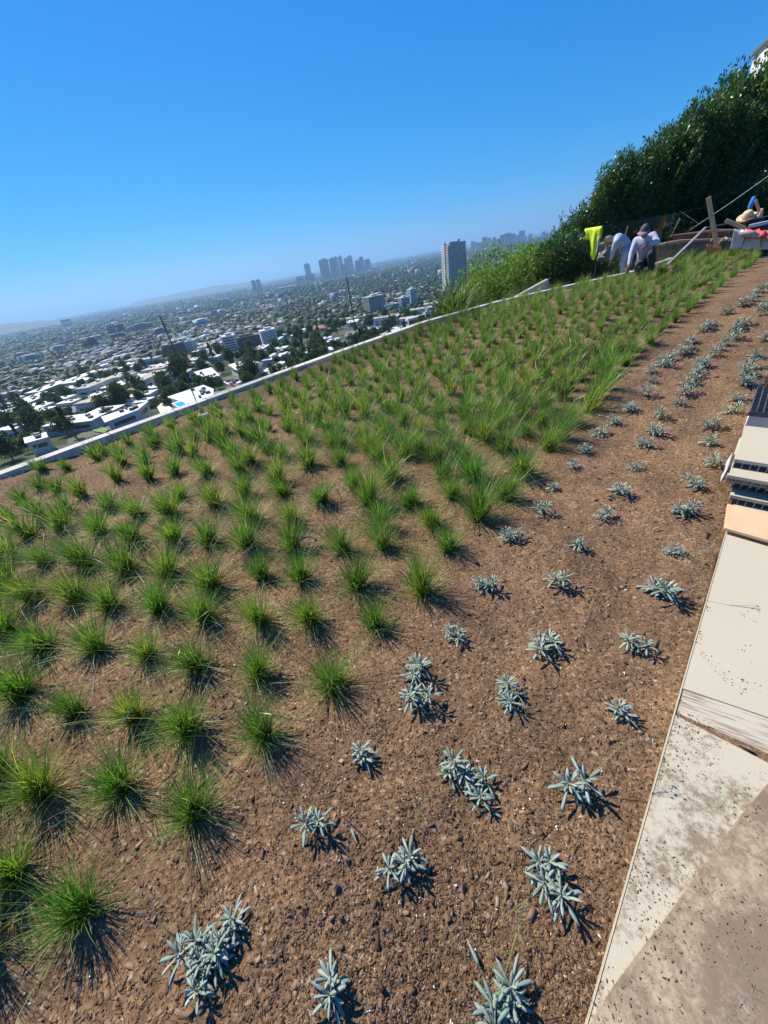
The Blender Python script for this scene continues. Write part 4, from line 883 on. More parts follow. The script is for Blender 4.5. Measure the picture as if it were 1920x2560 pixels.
# text and line drawing printed on the board
MAT['ink'] = noisy('faded_ink', (0.13, 0.11, 0.09), (0.26, 0.2, 0.15), 60, 0.9)
def print_text(txt, px, py, h, ang_px):
    c = bpy.data.curves.new('t', 'FONT'); c.body = txt; c.size = h; c.extrude = 0.0002; c.align_x = 'CENTER'; c.align_y = 'CENTER'
    o = bpy.data.objects.new('t', c); COL.objects.link(o); bpy.context.view_layer.update()
    me = bpy.data.meshes.new_from_object(o.evaluated_get(bpy.context.evaluated_depsgraph_get())); bpy.data.objects.remove(o); me.materials.clear(); me.materials.append(MAT['ink'])
    z = PZ+0.0083; p = fl(px, py, z); q = fl(px+ang_px[0], py+ang_px[1], z); a = math.atan2(q[1]-p[1], q[0]-p[0])
    k = link('printed_text', me, board); k.location = (p[0]-board.location.x, p[1]-board.location.y, z); k.rotation_euler = (0, 0, a); return k
print_text('mULe', 1845, 2418, 0.022, (20, -30)); print_text('HIGHER', 1836, 2520, 0.022, (20, -30)); print_text('LBVLTGHE', 1862, 2530, 0.024, (20, -32)); print_text('OVA', 1886, 2538, 0.02, (20, -32))
print_text('WM', 1796, 2330, 0.024, (20, -30))
dr = MB(); zt = PZ+0.0085
def pl(px, py): p = fl(px, py, zt); return (p[0]-board.location.x, p[1]-board.location.y, zt)
for a, b_ in [((1856, 2428), (1866, 2440)), ((1862, 2450), (1880, 2482)), ((1880, 2482), (1889, 2460)), ((1872, 2420), (1903, 2475)), ((1884, 2470), (1909, 2482)), ((1909, 2482), (1915, 2506)), ((1886, 2492), (1912, 2510))]:
    dr.tube([pl(*a), pl(*b_)], 0.0009, 4)
dr.build('printed_drawing', MAT['ink'], board)
# crumbs of soil on the slabs and the board
def crumbs():
    g = np.random.default_rng(5); n = 9000
    s = g.uniform(-0.2, 2.2, n); w = g.random(n)**1.4*0.62; P = EDGE0[None]+_ed[None]*s[:, None]+_en[None]*w[:, None]
    dens = fbm(P[:, 0]/0.14, P[:, 1]/0.14, 3); js = float((j1-EDGE0)@_ed)
    k = (dens > 0.53-0.16*(s < 0.5)+0.16*(s > js+0.08)) | (g.random(n) < 0.05*(s < js)); P = P[k]; n = len(P); sz = 0.0005+0.0014*g.random(n)**2
    px = np.array([proj((p[0], p[1], PZ)) for p in P]); onb = px[:, 0]-1474 > (2560-px[:, 1])*0.742
    z = np.where(onb, PZ+0.008, PZ)
    cube = np.array([(-1,-1,-1),(1,-1,-1),(1,1,-1),(-1,1,-1),(-1,-1,1),(1,-1,1),(1,1,1),(-1,1,1)], float)
    C = cube[None]*(sz[:, None]*np.stack([g.uniform(0.5, 2.2, n), g.uniform(0.5, 1, n), g.uniform(0.4, 0.8, n)], -1).T.reshape(3, n).T[:, :])[:, None]*(1+g.uniform(-0.3, 0.3, (n, 8, 3)))
    th = g.uniform(0, 6.28, n); ca, sa = np.cos(th)[:, None], np.sin(th)[:, None]
    V = np.stack([C[..., 0]*ca-C[..., 1]*sa+P[:, 0:1], C[..., 0]*sa+C[..., 1]*ca+P[:, 1:2], C[..., 2]+(z+sz*0.4)[:, None]], -1).reshape(-1, 3)
    q = np.array([[0,3,2,1],[4,5,6,7],[0,1,5,4],[1,2,6,5],[2,3,7,6],[3,0,4,7]]); F = (q[None]+(np.arange(n)*8)[:, None, None]).reshape(-1, 4)
    o = link('soil_crumbs', mesh_np('soil_crumbs', V, F, bpy.data.materials['mulch_chips'], np.repeat(g.uniform(0.2, 0.75, n), 8))); tag(o, 'dark soil crumbs strewn on the cream slabs', 'soil crumbs', kind='stuff')
crumbs()
# ================================================================ PLANTS
def blades(g, n, L0, L1, wid, spread, lean0, lean1, droop, seg=4, base=0.03, tmean=0.45, tsd=0.22, dirbias=None):
    a = g.uniform(0, 6.283, n); ba = g.uniform(0, 6.283, n); br = base*np.sqrt(g.random(n)); L = g.uniform(L0, L1, n); le = g.uniform(lean0, lean1, n)**1.0
    bx = br*np.cos(ba); by = br*np.sin(ba)
    dx, dy = np.cos(a), np.sin(a); w = wid*g.uniform(0.7, 1.25, n); k = np.arange(seg+1)/seg
    dr_ = droop*g.uniform(0.5, 1.5, n)
    ang = le[:, None]+dr_[:, None]*k[None]**1.5
    step = (L/seg)[:, None]; hx = np.concatenate([np.zeros((n, 1)), np.cumsum(np.sin(ang[:, :-1])*step, 1)], 1); hz = np.concatenate([np.zeros((n, 1)), np.cumsum(np.cos(ang[:, :-1])*step, 1)], 1)
    X = bx[:, None]+dx[:, None]*hx; Y = by[:, None]+dy[:, None]*hx; Z = hz-0.005
    if dirbias is not None: X = X+dirbias[0]*hz; Y = Y+dirbias[1]*hz
    wa = a+math.pi/2+g.normal(0, 0.5, n); ww = w[:, None]*(1-k[None]**1.8*0.92)*0.5; wx = np.cos(wa)[:, None]*ww; wy = np.sin(wa)[:, None]*ww
    V = np.stack([np.stack([X-wx, Y-wy, Z], -1), np.stack([X+wx, Y+wy, Z], -1)], 2).reshape(n, -1, 3); nv = 2*(seg+1)
    F = np.array([[2*i, 2*i+1, 2*i+3, 2*i+2] for i in range(seg)])[None]+(np.arange(n)*nv)[:, None, None]
    t = np.repeat(np.clip(g.normal(tmean, tsd, n), 0, 0.999), nv)
    return V.reshape(-1, 3), F.reshape(-1, 4), t
def join(parts):
    V = []; F = []; T = []; o = 0
    for v, f, t in parts: V.append(v); F.append(f+o); T.append(t); o += len(v)
    return np.concatenate(V), np.concatenate(F), np.concatenate(T)
GR = []
for i in range(9):
    g = np.random.default_rng(100+i); tm = [0.42, 0.5, 0.38, 0.55, 0.45, 0.4, 0.6, 0.48, 0.36][i]; H = [0.25, 0.23, 0.27, 0.22, 0.24, 0.28, 0.23, 0.26, 0.21][i]
    bias = (g.normal(0, 0.12), g.normal(0, 0.12))
    parts = [blades(g, 230, H*0.6, H, 0.0038, 0, 0.05, 0.75, 0.55, 4, 0.035, tm, 0.2, bias), blades(g, 110, H*0.45, H*0.9, 0.0034, 0, 0.5, 1.35, 0.4, 4, 0.04, tm-0.05, 0.25, bias),
             blades(g, 26, H*1.1, H*1.7, 0.0028, 0, 0.2, 1.2, 0.9, 5 if False else 4, 0.03, 0.72, 0.2, bias), blades(g, 40, H*0.3, H*0.7, 0.004, 0, 0.6, 1.5, 0.2, 4, 0.04, 0.97, 0.02)]
    V, F, t = join(parts); GR.append((mesh_np('grass_blades', V, F, MAT['grass'], t), V, F, t))
GRF = []                                                                   # sparser, broader-bladed clumps of the far rows
for i in range(7):
    g = np.random.default_rng(200+i); H = [0.27, 0.24, 0.3, 0.22, 0.26, 0.29, 0.25][i]; bias = (g.normal(0, 0.15), g.normal(0, 0.15)); tm = g.uniform(0.3, 0.5)
    parts = [blades(g, 95, H*0.55, H, 0.0085, 0, 0.05, 0.85, 0.5, 3, 0.035, tm, 0.26, bias), blades(g, 30, H*0.4, H*0.9, 0.0065, 0, 0.4, 1.1, 0.5, 3, 0.04, tm, 0.3, bias), blades(g, 9, H*1.0, H*1.4, 0.005, 0, 0.1, 0.8, 0.6, 3, 0.03, 0.9, 0.1, bias)]
    V, F, t = join(parts); GRF.append((mesh_np('grass_blades', V, F, MAT['grass'], t), V, F, t))
def stalk_mesh(seed, n=2, H=0.42):
    g = random.Random(seed); b = MB()
    for i in range(n):
        a = g.random()*6.28; l = g.uniform(0.15, 0.6); h = H*g.uniform(0.75, 1.1); pts = [(0, 0, 0), (math.cos(a)*h*l*0.25, math.sin(a)*h*l*0.25, h*0.45), (math.cos(a)*h*l*0.65, math.sin(a)*h*l*0.65, h*0.8), (math.cos(a)*h*l*1.1, math.sin(a)*h*l*1.1, h*0.95)]
        b.tube(pts, [0.0012, 0.001, 0.0009, 0.0006], 4); p = Vector(pts[2]); q = Vector(pts[3]); b.tube([p.lerp(q, 0.3), p.lerp(q, 0.7), q.lerp(p, -0.1)], [0.0008, 0.0032, 0.0008], 5)
    return b.mesh('seed_stalk', MAT['straw'])
ST = [stalk_mesh(1, 1, 0.36), stalk_mesh(2, 2, 0.42), stalk_mesh(3, 1, 0.5)]
A_ = lambda L, ox, oy, s: [(ox+x*s, oy+y*s) for x, y in L]
gpix = A_([(190, 45), (290, 40), (175, 115), (90, 165), (250, 130), (365, 165), (510, 95), (640, 75), (750, 60), (900, 65), (1045, 55), (1060, 150), (1200, 90), (1230, 145), (1330, 20), (1390, 180), (1470, 15), (1530, 115), (1595, 180),
    (45, 250), (180, 250), (300, 235), (470, 215), (600, 240), (780, 165), (745, 240), (930, 200), (1095, 265), (1270, 260), (130, 325), (275, 305), (440, 320), (580, 345), (755, 350), (905, 360), (1075, 380), (1265, 385), (1480, 390), (1640, 285), (1475, 335),
    (45, 435), (215, 445), (380, 450), (545, 475), (720, 490), (905, 545), (1135, 510), (1305, 525), (1540, 560), (1655, 370), (30, 560), (155, 595), (340, 595), (480, 640), (690, 645), (890, 680), (1130, 700), (1345, 690), (1625, 720),
    (30, 760), (195, 805), (425, 825), (650, 860), (865, 900), (1115, 930), (1430, 960), (100, 1010), (350, 1110), (590, 1120), (820, 1170), (1150, 1210), (-60, 660), (-90, 880), (-60, 500), (-50, 350)], 0, 1150, .5787)
gpix += A_([(205, 240), (530, 215), (850, 330), (90, 590), (370, 740), (15, 150), (-120, 420), (-60, 900)], 0, 1850, .5787)
gpix += A_([(100, 190), (295, 170), (250, 75), (390, 85), (515, 165), (410, 260), (205, 280), (280, 400), (40, 410), (165, 580), (600, 60), (35, 85)], 960, 1150, .5787)
gp = [tuple(fl(x, y, 0.0)[:2]) for x, y in gpix]
keep = []
for p in gp:
    if all((p[0]-q[0])**2+(p[1]-q[1])**2 > 0.15**2 for q in keep): keep.append(p)
gp = keep
# rows beyond: run on in the direction of the planting rows, alongside the blue plants
ROW0 = [(-1.22, 0.40), (-0.62, 0.79), (-0.37, 1.07), (0.16, 1.57), (0.68, 2.14), (1.22, 2.67), (1.78, 3.2), (2.6, 4.02), (3.6, 5.0), (4.7, 6.05), (6.2, 7.3), (8.2, 8.95), (10.6, 10.9), (13.5, 13.6), (17, 17.0)]
NEAR_CUT = 1150
def along(line, step0):
    out = []; s = 0; pts = densify(line, 0.02); last = None; acc = rnd.random()*0.3
    for a, b in zip(pts[:-1], pts[1:]):
        d = np.linalg.norm(b-a); acc -= d
        if acc <= 0: out.append(b); acc = step0/float(rise((b[0]+b[1])*0.7071))
    return out
rows = []
for j in range(-1, 30):
    off = j*0.262; base = densify(ROW0, 0.5); acc = []
    o_ = offs(base, 1.0)
    line = [np.array(b)+(np.array(q)-np.array(b))*off/float(rise((b[0]+b[1])*0.7071))*1.0 for b, q in zip(base, o_)]
    if j < 0: continue
    row = []
    for p in along(line, 0.325):
        p = p+np.array([rnd.gauss(0, 0.035), rnd.gauss(0, 0.035)])/float(rise((p[0]+p[1])*0.7071))
        if kerb_off(p[0], p[1]) > -0.26: continue
        px, py = proj((p[0], p[1], 0)); 
        if not (-150 < px < 2060 and py < NEAR_CUT+12): continue
        if any((p[0]-q[0])**2+(p[1]-q[1])**2 < 0.24**2 for q in gp): continue
        row.append(tuple(p))
    rows.append(row)
allg = [(p, -1, 0) for p in gp]+[(p, j, k) for j, row in enumerate(rows) for k, p in enumerate(row)]
allg.sort(key=lambda q: np.linalg.norm(W(np.array([*q[0], 0.0]))-CAMP))
print('grass clumps', len(allg), 'far agave')
glabel = {}
near = allg[:296]
def ranks(items, size):
    out = {}
    for b in range(0, len(items), size):
        idx = sorted(range(b, min(len(items), b+size)), key=lambda i: proj(W(np.array([*items[i][0], 0.0])))[0])
        for r_, i in enumerate(idx): out[i] = (b//size, r_)
    return out
rk = ranks(near, 14)
for i, (p, j, k) in enumerate(near):
    w = W(np.array([p[0], p[1], soil_z(*p)])); D = np.linalg.norm(w); vi = rnd.randrange(9)
    sc = rnd.uniform(0.92, 1.18)*(1.05 if D < 2.2 else 1.06)
    if p[0] > 2 and edge_off(*p) > -3.2: sc *= 1.12
    bnd, rr_ = rk[i]
    t = empty('grass_clump', tuple(w), rnd.uniform(0, 6.28), 'tufted green grass clump, %s from left, band %s from camera' % (ordinal(rr_+1), ordinal(bnd+1)), 'grass clump', 'grass clumps planted across the bed'); nf = 0.84 if D < 2.15 else 1.02 if D < 2.6 else 1.12 if D < 4.5 else 0.92; t.scale = (sc*nf, sc*nf, sc*rnd.uniform(0.9, 1.1)*(0.95 if D < 2.15 else 1.12 if D < 5 else 0.88))
    link('grass_blades', GR[vi][0] if D < 4.2 else GRF[i % 7][0], t)
    if (vi*7+i) % (4 if D > 3 else 5) == 0: link('seed_stalk', ST[i % 3], t)
rest = allg[296:520 if False else None]
parts = []
for p, j, k in rest:
    w = W(np.array([p[0], p[1], 0.0])); vi = rnd.randrange(7); _, V, F, t_ = GRF[vi]; a = rnd.uniform(0, 6.28); s = rnd.uniform(0.75, 1.0); ca, sa = math.cos(a)*s*0.85, math.sin(a)*s*0.85
    lx = 0.03
    V2 = np.stack([V[:, 0]*ca-V[:, 1]*sa+w[0]+V[:, 2]*lx, V[:, 0]*sa+V[:, 1]*ca+w[1]+V[:, 2]*lx*0.3, V[:, 2]*s*1.1+w[2]], -1); parts.append((V2, F, t_))
# wind-leaning thicker fringe beside the blue plants
if parts:
    V, F, t_ = join(parts); o = link('far_grass', mesh_np('far_grass', V, F, MAT['grass'], t_)); tag(o, 'dense far sward of grass clumps merging towards the hedge', 'grass', kind='stuff')
# low weeds / fine grass between the clumps
def ground_wisps():
    g = np.random.default_rng(8); P = []
    n = 1500; i = g.integers(0, len(allg), n); base = np.array([allg[k][0] for k in i])+g.normal(0, 0.17, (n, 2)); k = (kerb_off(base[:, 0], base[:, 1]) < -0.05) & (edge_off(base[:, 0], base[:, 1]) < -1.05); base = base[k]; out = []
    for b_ in base:
        V, F, t_ = blades(g, 4, 0.05, 0.16, 0.0022, 0, 0.9, 1.5, 0.3, 3, 0.02, 0.9, 0.1); w = W(np.array([*b_, 0.004])); out.append((V+w, F, t_))
    V, F, t_ = join(out); o = link('dry_wisps', mesh_np('dry_wisps', V, F, MAT['grass'], t_)); tag(o, 'thin dry grass wisps lying between the clumps', 'dry grass', kind='stuff')
ground_wisps()
# ---------------- blue succulent plants
def leaf_succ(b, T, base, az, el, L, wd, tint):
    n = 6; side = Vector((-math.sin(az), math.cos(az), 0)); P = []
    for k in range(n+1):
        s = k/n; e = el-0.45*s*s; P.append(Vector(base)+Vector((math.cos(az)*math.cos((el+e)/2), math.sin(az)*math.cos((el+e)/2), math.sin((el+e)/2)))*L*s)
    prof = [0.25, 0.34, 0.55, 0.82, 1.0, 0.86, 0.16]; j = len(b.v); nv = 0; vs = []
    for k in range(n+1):
        t = (P[min(k+1, n)]-P[max(k-1, 0)]).normalized(); up = side.cross(t)*-1; w = wd*prof[k]*0.5; th = wd*0.085*(1-0.5*k/n)
        vs += [P[k]-side*w+up*th*1.2, P[k]-up*th*0.3, P[k]+side*w+up*th*1.2, P[k]-up*th*1.6]
    fs = []
    for k in range(n):
        for q in range(4): fs.append((k*4+q, k*4+(q+1) % 4, k*4+4+(q+1) % 4, k*4+4+q))
    fs.append([n*4, n*4+1, n*4+2, n*4+3]); b.add(vs, fs); T += [tint]*len(vs)
def succ_mesh(seed, nros, big=1.0):
    g = random.Random(seed); lv = MB(); T = []; st = MB()
    for r_ in range(nros):
        a0 = g.random()*6.28; rad = 0 if r_ == 0 else g.uniform(0.03, 0.065)*big; cx, cy = rad*math.cos(a0), rad*math.sin(a0); hz = g.uniform(0.03, 0.07)*big; tip = (cx, cy, hz)
        st.tube([(cx*0.1, cy*0.1, -0.01), (cx*0.6, cy*0.6, hz*0.5), tip], [0.005, 0.0045, 0.003], 6)
        n = g.randint(11, 15)
        for k in range(n):
            s = k/n; az = k*2.4+g.uniform(-0.3, 0.3); el = 0.05+1.25*s**1.1+g.uniform(-0.25, 0.2); L = (0.075-0.04*s)*g.uniform(0.8, 1.2)*big
            leaf_succ(lv, T, (cx, cy, hz-0.025*(1-s)), az, el, L, 0.0135*big*g.uniform(0.8, 1.15)*(1-0.3*s), 1.0 if g.random() < 0.006 else min(0.9, max(0, g.gauss(0.5, 0.2)+(0.35 if s > 0.85 else 0))))
        for k in range(4):
            az = g.random()*6.28; z = g.uniform(0.005, hz*0.7); leaf_succ(lv, T, (cx*0.6, cy*0.6, z), az, g.uniform(-0.15, 0.3), 0.055*big*g.uniform(0.7, 1.2), 0.012*big, g.uniform(0.2, 0.7))
    me = lv.mesh('leaves', MAT['succ'], smooth=True); a = me.attributes.new('tint', 'FLOAT', 'POINT'); a.data.foreach_set('value', np.array(T, np.float32))
    return me, st.mesh('stem', MAT['succstem'])
SU = [succ_mesh(s, n, b) for s, n, b in [(1, 3, 1.0), (2, 2, 1.05), (3, 4, 0.95), (4, 3, 1.1), (5, 2, 0.9), (6, 4, 1.05), (7, 3, 0.9)]]
def flower_mesh(seed, H=0.2):
    g = random.Random(seed); st = MB(); bd = MB()
    a = g.random()*6.28; pts = [(0, 0, 0.03), (math.cos(a)*0.04, math.sin(a)*0.04, H*0.45), (math.cos(a)*0.11, math.sin(a)*0.11, H*0.85), (math.cos(a)*0.17, math.sin(a)*0.17, H)]
    st.tube(pts, [0.0014, 0.0012, 0.001, 0.0008], 5)
    for k in range(6):
        e = (pts[3][0]+g.uniform(-0.03, 0.03), pts[3][1]+g.uniform(-0.03, 0.03), pts[3][2]+g.uniform(-0.02, 0.03)); st.tube([pts[2] if k < 3 else pts[3], e], [0.0007, 0.0005], 4); bd.tube([(e[0], e[1], e[2]-0.004), e, (e[0], e[1], e[2]+0.005)], [0.001, 0.0035, 0.001], 6)
    st.add(bd.v, bd.f, 1); return st.mesh('flower_stalk', [MAT['succstem'], MAT['bud']])
FLW = [flower_mesh(1), flower_mesh(2, 0.26)]
# photo pixels of every blue plant
spix = {1: A_([(480, 1160)], 960, 1850, .5787)+A_([(690, 625), (860, 195)], 960, 1850, .5787)+A_([(1010, 1080), (1075, 790), (1165, 565), (1235, 405), (1315, 240), (1335, 120), (1410, 45)], 960, 1150, .5787)+A_([(1445, 612), (1455, 545), (1510, 490), (1535, 442), (1560, 400), (1585, 355), (1598, 318), (1612, 285), (1645, 225)], 800, 700, .6751),
    2: A_([(1440, 1110)], 0, 1850, .5787)+A_([(95, 545), (340, 150), (380, 190)], 960, 1850, .5787)+A_([(550, 1010), (675, 790), (770, 545), (845, 390), (960, 250), (1000, 145), (1085, 50)], 960, 1150, .5787)+A_([(1205, 622), (1235, 570), (1260, 515), (1325, 458), (1350, 420), (1365, 395), (1385, 375), (1400, 350), (1425, 322), (1460, 282), (1482, 262), (1500, 240), (1520, 218), (1535, 200), (1550, 185), (1565, 172), (1615, 132), (1635, 112), (1652, 98)], 800, 700, .6751),
    3: A_([(885, 985), (975, 880), (880, 880)], 0, 1850, .5787)+A_([(1340, 385), (1565, 60)], 0, 1850, .5787)+A_([(140, 1040), (130, 945), (320, 745), (450, 565), (550, 360), (665, 240), (735, 130), (820, 45)], 960, 1150, .5787)+A_([(990, 640), (1045, 572), (1085, 530), (1135, 482), (1195, 432), (1225, 378), (1222, 350), (1260, 325), (1272, 308), (1305, 293), (1335, 272), (1350, 250), (1370, 232), (1415, 198), (1435, 178), (1448, 165), (1512, 132), (1575, 95), (1590, 78), (1612, 62), (1630, 45), (1645, 25)], 800, 700, .6751)}
rowname = {1: 'row beside the paving', 2: 'middle row', 3: 'row next to the grass'}
ns = 0
for rw in (1, 2, 3):
    seen = []
    for k, (x, y) in enumerate(spix[rw]):
        p = fl(x, y, 0.0); w = W(np.array([p[0], p[1], soil_z(p[0], p[1])])); vi = (k*3+rw*2) % 7; ns += 1
        s = 0.8 if (rw, k) in ((3, 1), (3, 2)) else (1.15 if (rw == 1 and k == 0) else 1.0)*rnd.uniform(0.76, 1.0)*(1.25 if np.hypot(p[0], p[1]) > 3.6 else 1.0)
        t = empty('blue_succulent', tuple(w), rnd.uniform(0, 6.28), 'chalky blue leafy plant, %s counted from the camera in the %s' % (ordinal(k+1), rowname[rw]), 'succulent', 'blue succulents in rows'); t.scale = (s, s, s)
        link('leaves', SU[vi][0], t); link('stem', SU[vi][1], t)
        if (k+rw) % 3 == 0 or rw == 1 and k < 3:
            link('flower_stalk', FLW[k % 2], t)
print('succulents', ns)
# ================================================================ HEDGE AND SHRUBS
def ficus_mesh(seed, n):
    g = np.random.default_rng(seed); C = []; Rd = []; H = 5.0
    for i in range(34):
        z = g.uniform(0.1, H-0.7); f = 1.0 if z < H*0.65 else 1.0-(z-H*0.65)/(H*0.35)*0.65; a = g.random()*6.28; q = 0.85*f*math.sqrt(g.random()); s = g.uniform(0.42, 0.72)*(0.6+0.4*f)
        C.append((q*math.cos(a), q*math.sin(a), z)); Rd.append((s, s, s*1.15))
    V, F, t = leaf_cloud(g, n, np.array(C), np.array(Rd), 0.115, 0.42, 0.5, 0.45); parts = [(V, F, t)]
    # upright shoots along the top
    for i in range(34):
        a = g.random()*6.28; q = 1.0*math.sqrt(g.random()); z0 = H-1.2*q*q-0.9+g.uniform(-0.6, 0.2); hh = g.uniform(0.35, 0.85); c = np.array([[q*math.cos(a), q*math.sin(a), z0+hh*k/5] for k in range(6)]); lean = g.normal(0, 0.08, 2); c[:, :2] += lean[None]*np.arange(6)[:, None]
        r = np.array([[0.13*(1-k/8)]*2+[0.10] for k in range(6)]); v, f_, t_ = leaf_cloud(g, 85, c, r, 0.10, 0.42, 0.9, 0.3); parts.append((v, f_, np.clip(t_+0.22, 0, 1)))
    V, F, t = join(parts); cr = mesh_np('crown', V, F, MAT['ficus'], t)
    b = MB(); b.tube([(0, 0, -1.5), (0.05, 0, 1.2), (0, 0.05, 3.2), (0, 0, 4.4)], [0.09, 0.075, 0.05, 0.02], 7)
    for i in range(8):
        c_ = C[i]; b.tube([(0, 0, c_[2]*0.6), (c_[0]*0.6, c_[1]*0.6, c_[2]*0.85), c_], [0.04, 0.028, 0.01], 5)
    return cr, b.mesh('trunk', MAT['trunk'])
FI = [ficus_mesh(50, 15000), ficus_mesh(51, 15000), ficus_mesh(52, 15000)]
hed = [(1412, 548, 16.2), (1450, 500, 16.4), (1487, 458, 16.7), (1528, 394, 17.0), (1582, 346, 17.4), (1628, 320, 17.9), (1678, 292, 18.4), (1722, 268, 18.8), (1779, 200, 19.4), (1818, 188, 19.8), (1852, 162, 20.2), (1902, 106, 20.8), (1965, 80, 21.4), (2040, 40, 21.9)]
for i, (px, py, D) in enumerate(hed):
    p = at(px, py, D); zb = -0.35; h = p[2]-zb; s = max(0.62, h/5.0)
    t = empty('hedge_tree', (p[0], p[1], p[2]-5.0*s), i*1.7, 'glossy dark hedge tree, %s from the left end of the tall hedge row' % ordinal(i+1), 'tree', 'tall clipped hedge trees on the right'); t.scale = (s*(0.72, 0.84, 0.76)[i % 3], s*(0.72, 0.84, 0.76)[i % 3], s)
    link('crown', FI[i % 3][0], t); link('trunk', FI[i % 3][1], t)
# shorter hedge shrubs filling the foot of the row
def shrub_mesh(seed, n, size, mat, R=1.0, H=1.6, asp=0.42, lob=12, up=0.4):
    g = np.random.default_rng(seed); C = []; Rd = []
    for i in range(lob):
        a = g.random()*6.28; q = R*0.6*math.sqrt(g.random()); z = g.uniform(0.25, 0.75)*H; s = R*g.uniform(0.32, 0.5); C.append((q*math.cos(a), q*math.sin(a), z)); Rd.append((s, s, s*H/2/R*1.1))
    V, F, t = leaf_cloud(g, n, np.array(C), np.array(Rd), size, asp, up, 0.4); cr = mesh_np('foliage', V, F, mat, t); b = MB()
    for i in range(5):
        c_ = C[i]; b.tube([(0.05*i, 0, -1.0), (c_[0]*0.5, c_[1]*0.5, c_[2]*0.5), c_], [0.03, 0.02, 0.008], 5)
    return cr, b.mesh('stem', MAT['trunk'])
SH = [shrub_mesh(60, 7000, 0.10, MAT['ficus'], 1.1, 2.0), shrub_mesh(61, 16000, 0.072, MAT['bushleaf'], 1.2, 2.2, 0.45, 14), shrub_mesh(62, 2600, 0.07, MAT['redleaf'], 0.8, 1.2), shrub_mesh(63, 5000, 0.09, MAT['ficus'], 0.9, 1.4, 0.45)]
def put_shrub(name, v, px, py, D, s, lab, H=None, group=None):
    p = at(px, py, D); Hh = [2.0, 2.2, 1.2, 1.4][v]*0.92
    t = empty(name, (p[0], p[1], p[2]-Hh*s), px % 6, lab, 'shrub', group); t.scale = (s, s, s); link('foliage', SH[v][0], t); link('stem', SH[v][1], t); return t
put_shrub('green_bush', 1, 1285, 622, 15.5, 1.45, 'big bright green bush behind the glass, left of the hedge')
put_shrub('green_bush', 1, 1225, 672, 14.5, 1.1, 'smaller bright green bush left of the big bright one')
put_shrub('green_bush', 1, 1350, 618, 16.5, 1.0, 'bright green bush against the left end of the dark hedge')
put_shrub('green_bush', 1, 1330, 690, 14.2, 0.7, 'low bright bush above the grey garden wall')
put_shrub('red_bush', 2, 1335, 632, 19, 0.75, 'rusty red leaved bush behind the bright green bushes')
put_shrub('leafy_shrub', 0, 1385, 608, 14.6, 0.9, 'dark glossy shrub behind the first pane of the corner')
put_shrub('leafy_shrub', 0, 1432, 590, 14.6, 0.95, 'dark glossy shrub behind the middle of the corner pane')
put_shrub('leafy_shrub', 0, 1478, 600, 14.4, 0.85, 'dark glossy shrub behind the yellow vest')
put_shrub('leafy_shrub', 3, 1530, 640, 15.2, 0.8, 'low glossy shrub behind the bending person')
put_shrub('leafy_shrub', 3, 1600, 600, 16, 0.9, 'glossy shrub behind the crouching person')
put_shrub('leafy_shrub', 0, 1655, 575, 17.2, 0.9, 'glossy shrub right of the crouching person')
put_shrub('leafy_shrub', 0, 1725, 545, 18, 0.95, 'glossy shrub left of the leaning post')
put_shrub('leafy_shrub', 0, 1800, 520, 18.8, 0.95, 'glossy shrub right of the leaning post')
put_shrub('leafy_shrub', 0, 1875, 480, 19.2, 1.1, 'glossy shrub behind the person in the straw hat')
put_shrub('leafy_shrub', 0, 1930, 440, 19.6, 1.1, 'glossy shrub at the right picture edge')
def reeds():
    p = at(1130, 748, 10.6); g = np.random.default_rng(77); V, F, t = blades(g, 230, 0.7, 1.35, 0.042, 0, 0.05, 0.9, 0.9, 7, 0.28, 0.5, 0.25)
    e = empty('reed_plant', (p[0], p[1], p[2]-0.55), 0, 'strap-leaved reedy plant arching up beyond the kerb below the balcony tower', 'plant'); link('leaves', mesh_np('leaves', V, F, MAT['reedleaf'], t), e)
    b = MB(); b.tube([(0, 0, -1.5), (0, 0, 0.15)], [0.16, 0.10], 8); b.build('stem', MAT['trunk'], e)
reeds()
q1 = at(1285, 735, 12.6); q2 = at(1374, 694, 13.0)
o = MB().beam((q1[0], q1[1], q1[2]-0.3), (q2[0], q2[1], q2[2]-0.22), 0.15, 0.42, up=(0, 0, 1)).build('garden_wall', MAT['concwall']); tag(o, 'low grey garden wall between the kerb and the bright bushes', 'wall')
# white house at the top right corner
p = at(2105, 150, 30); e = empty('white_house', (p[0], p[1], -0.3), -0.5, 'white house with sloping roof peeking over the hedge at the right edge', 'house')
MB().box((0, 0, 3.4), (5, 5, 7.6)).build('wall', MAT['wwhite'], e)
r = MB(); r.add([(-2.7, -2.7, 7.1), (2.7, -2.7, 7.1), (2.7, 2.7, 7.1), (-2.7, 2.7, 7.1), (0, -2.7, 8.2), (0, 2.7, 8.2)], [(0, 4, 5, 3), (1, 2, 5, 4), (0, 1, 4), (2, 3, 5), (3, 2, 1, 0)]); r.build('roof', MAT['wcream'], e)
MB().box((-2.52, 0, 4), (0.1, 1.6, 1.6)).build('window', MAT['winglass'], e)
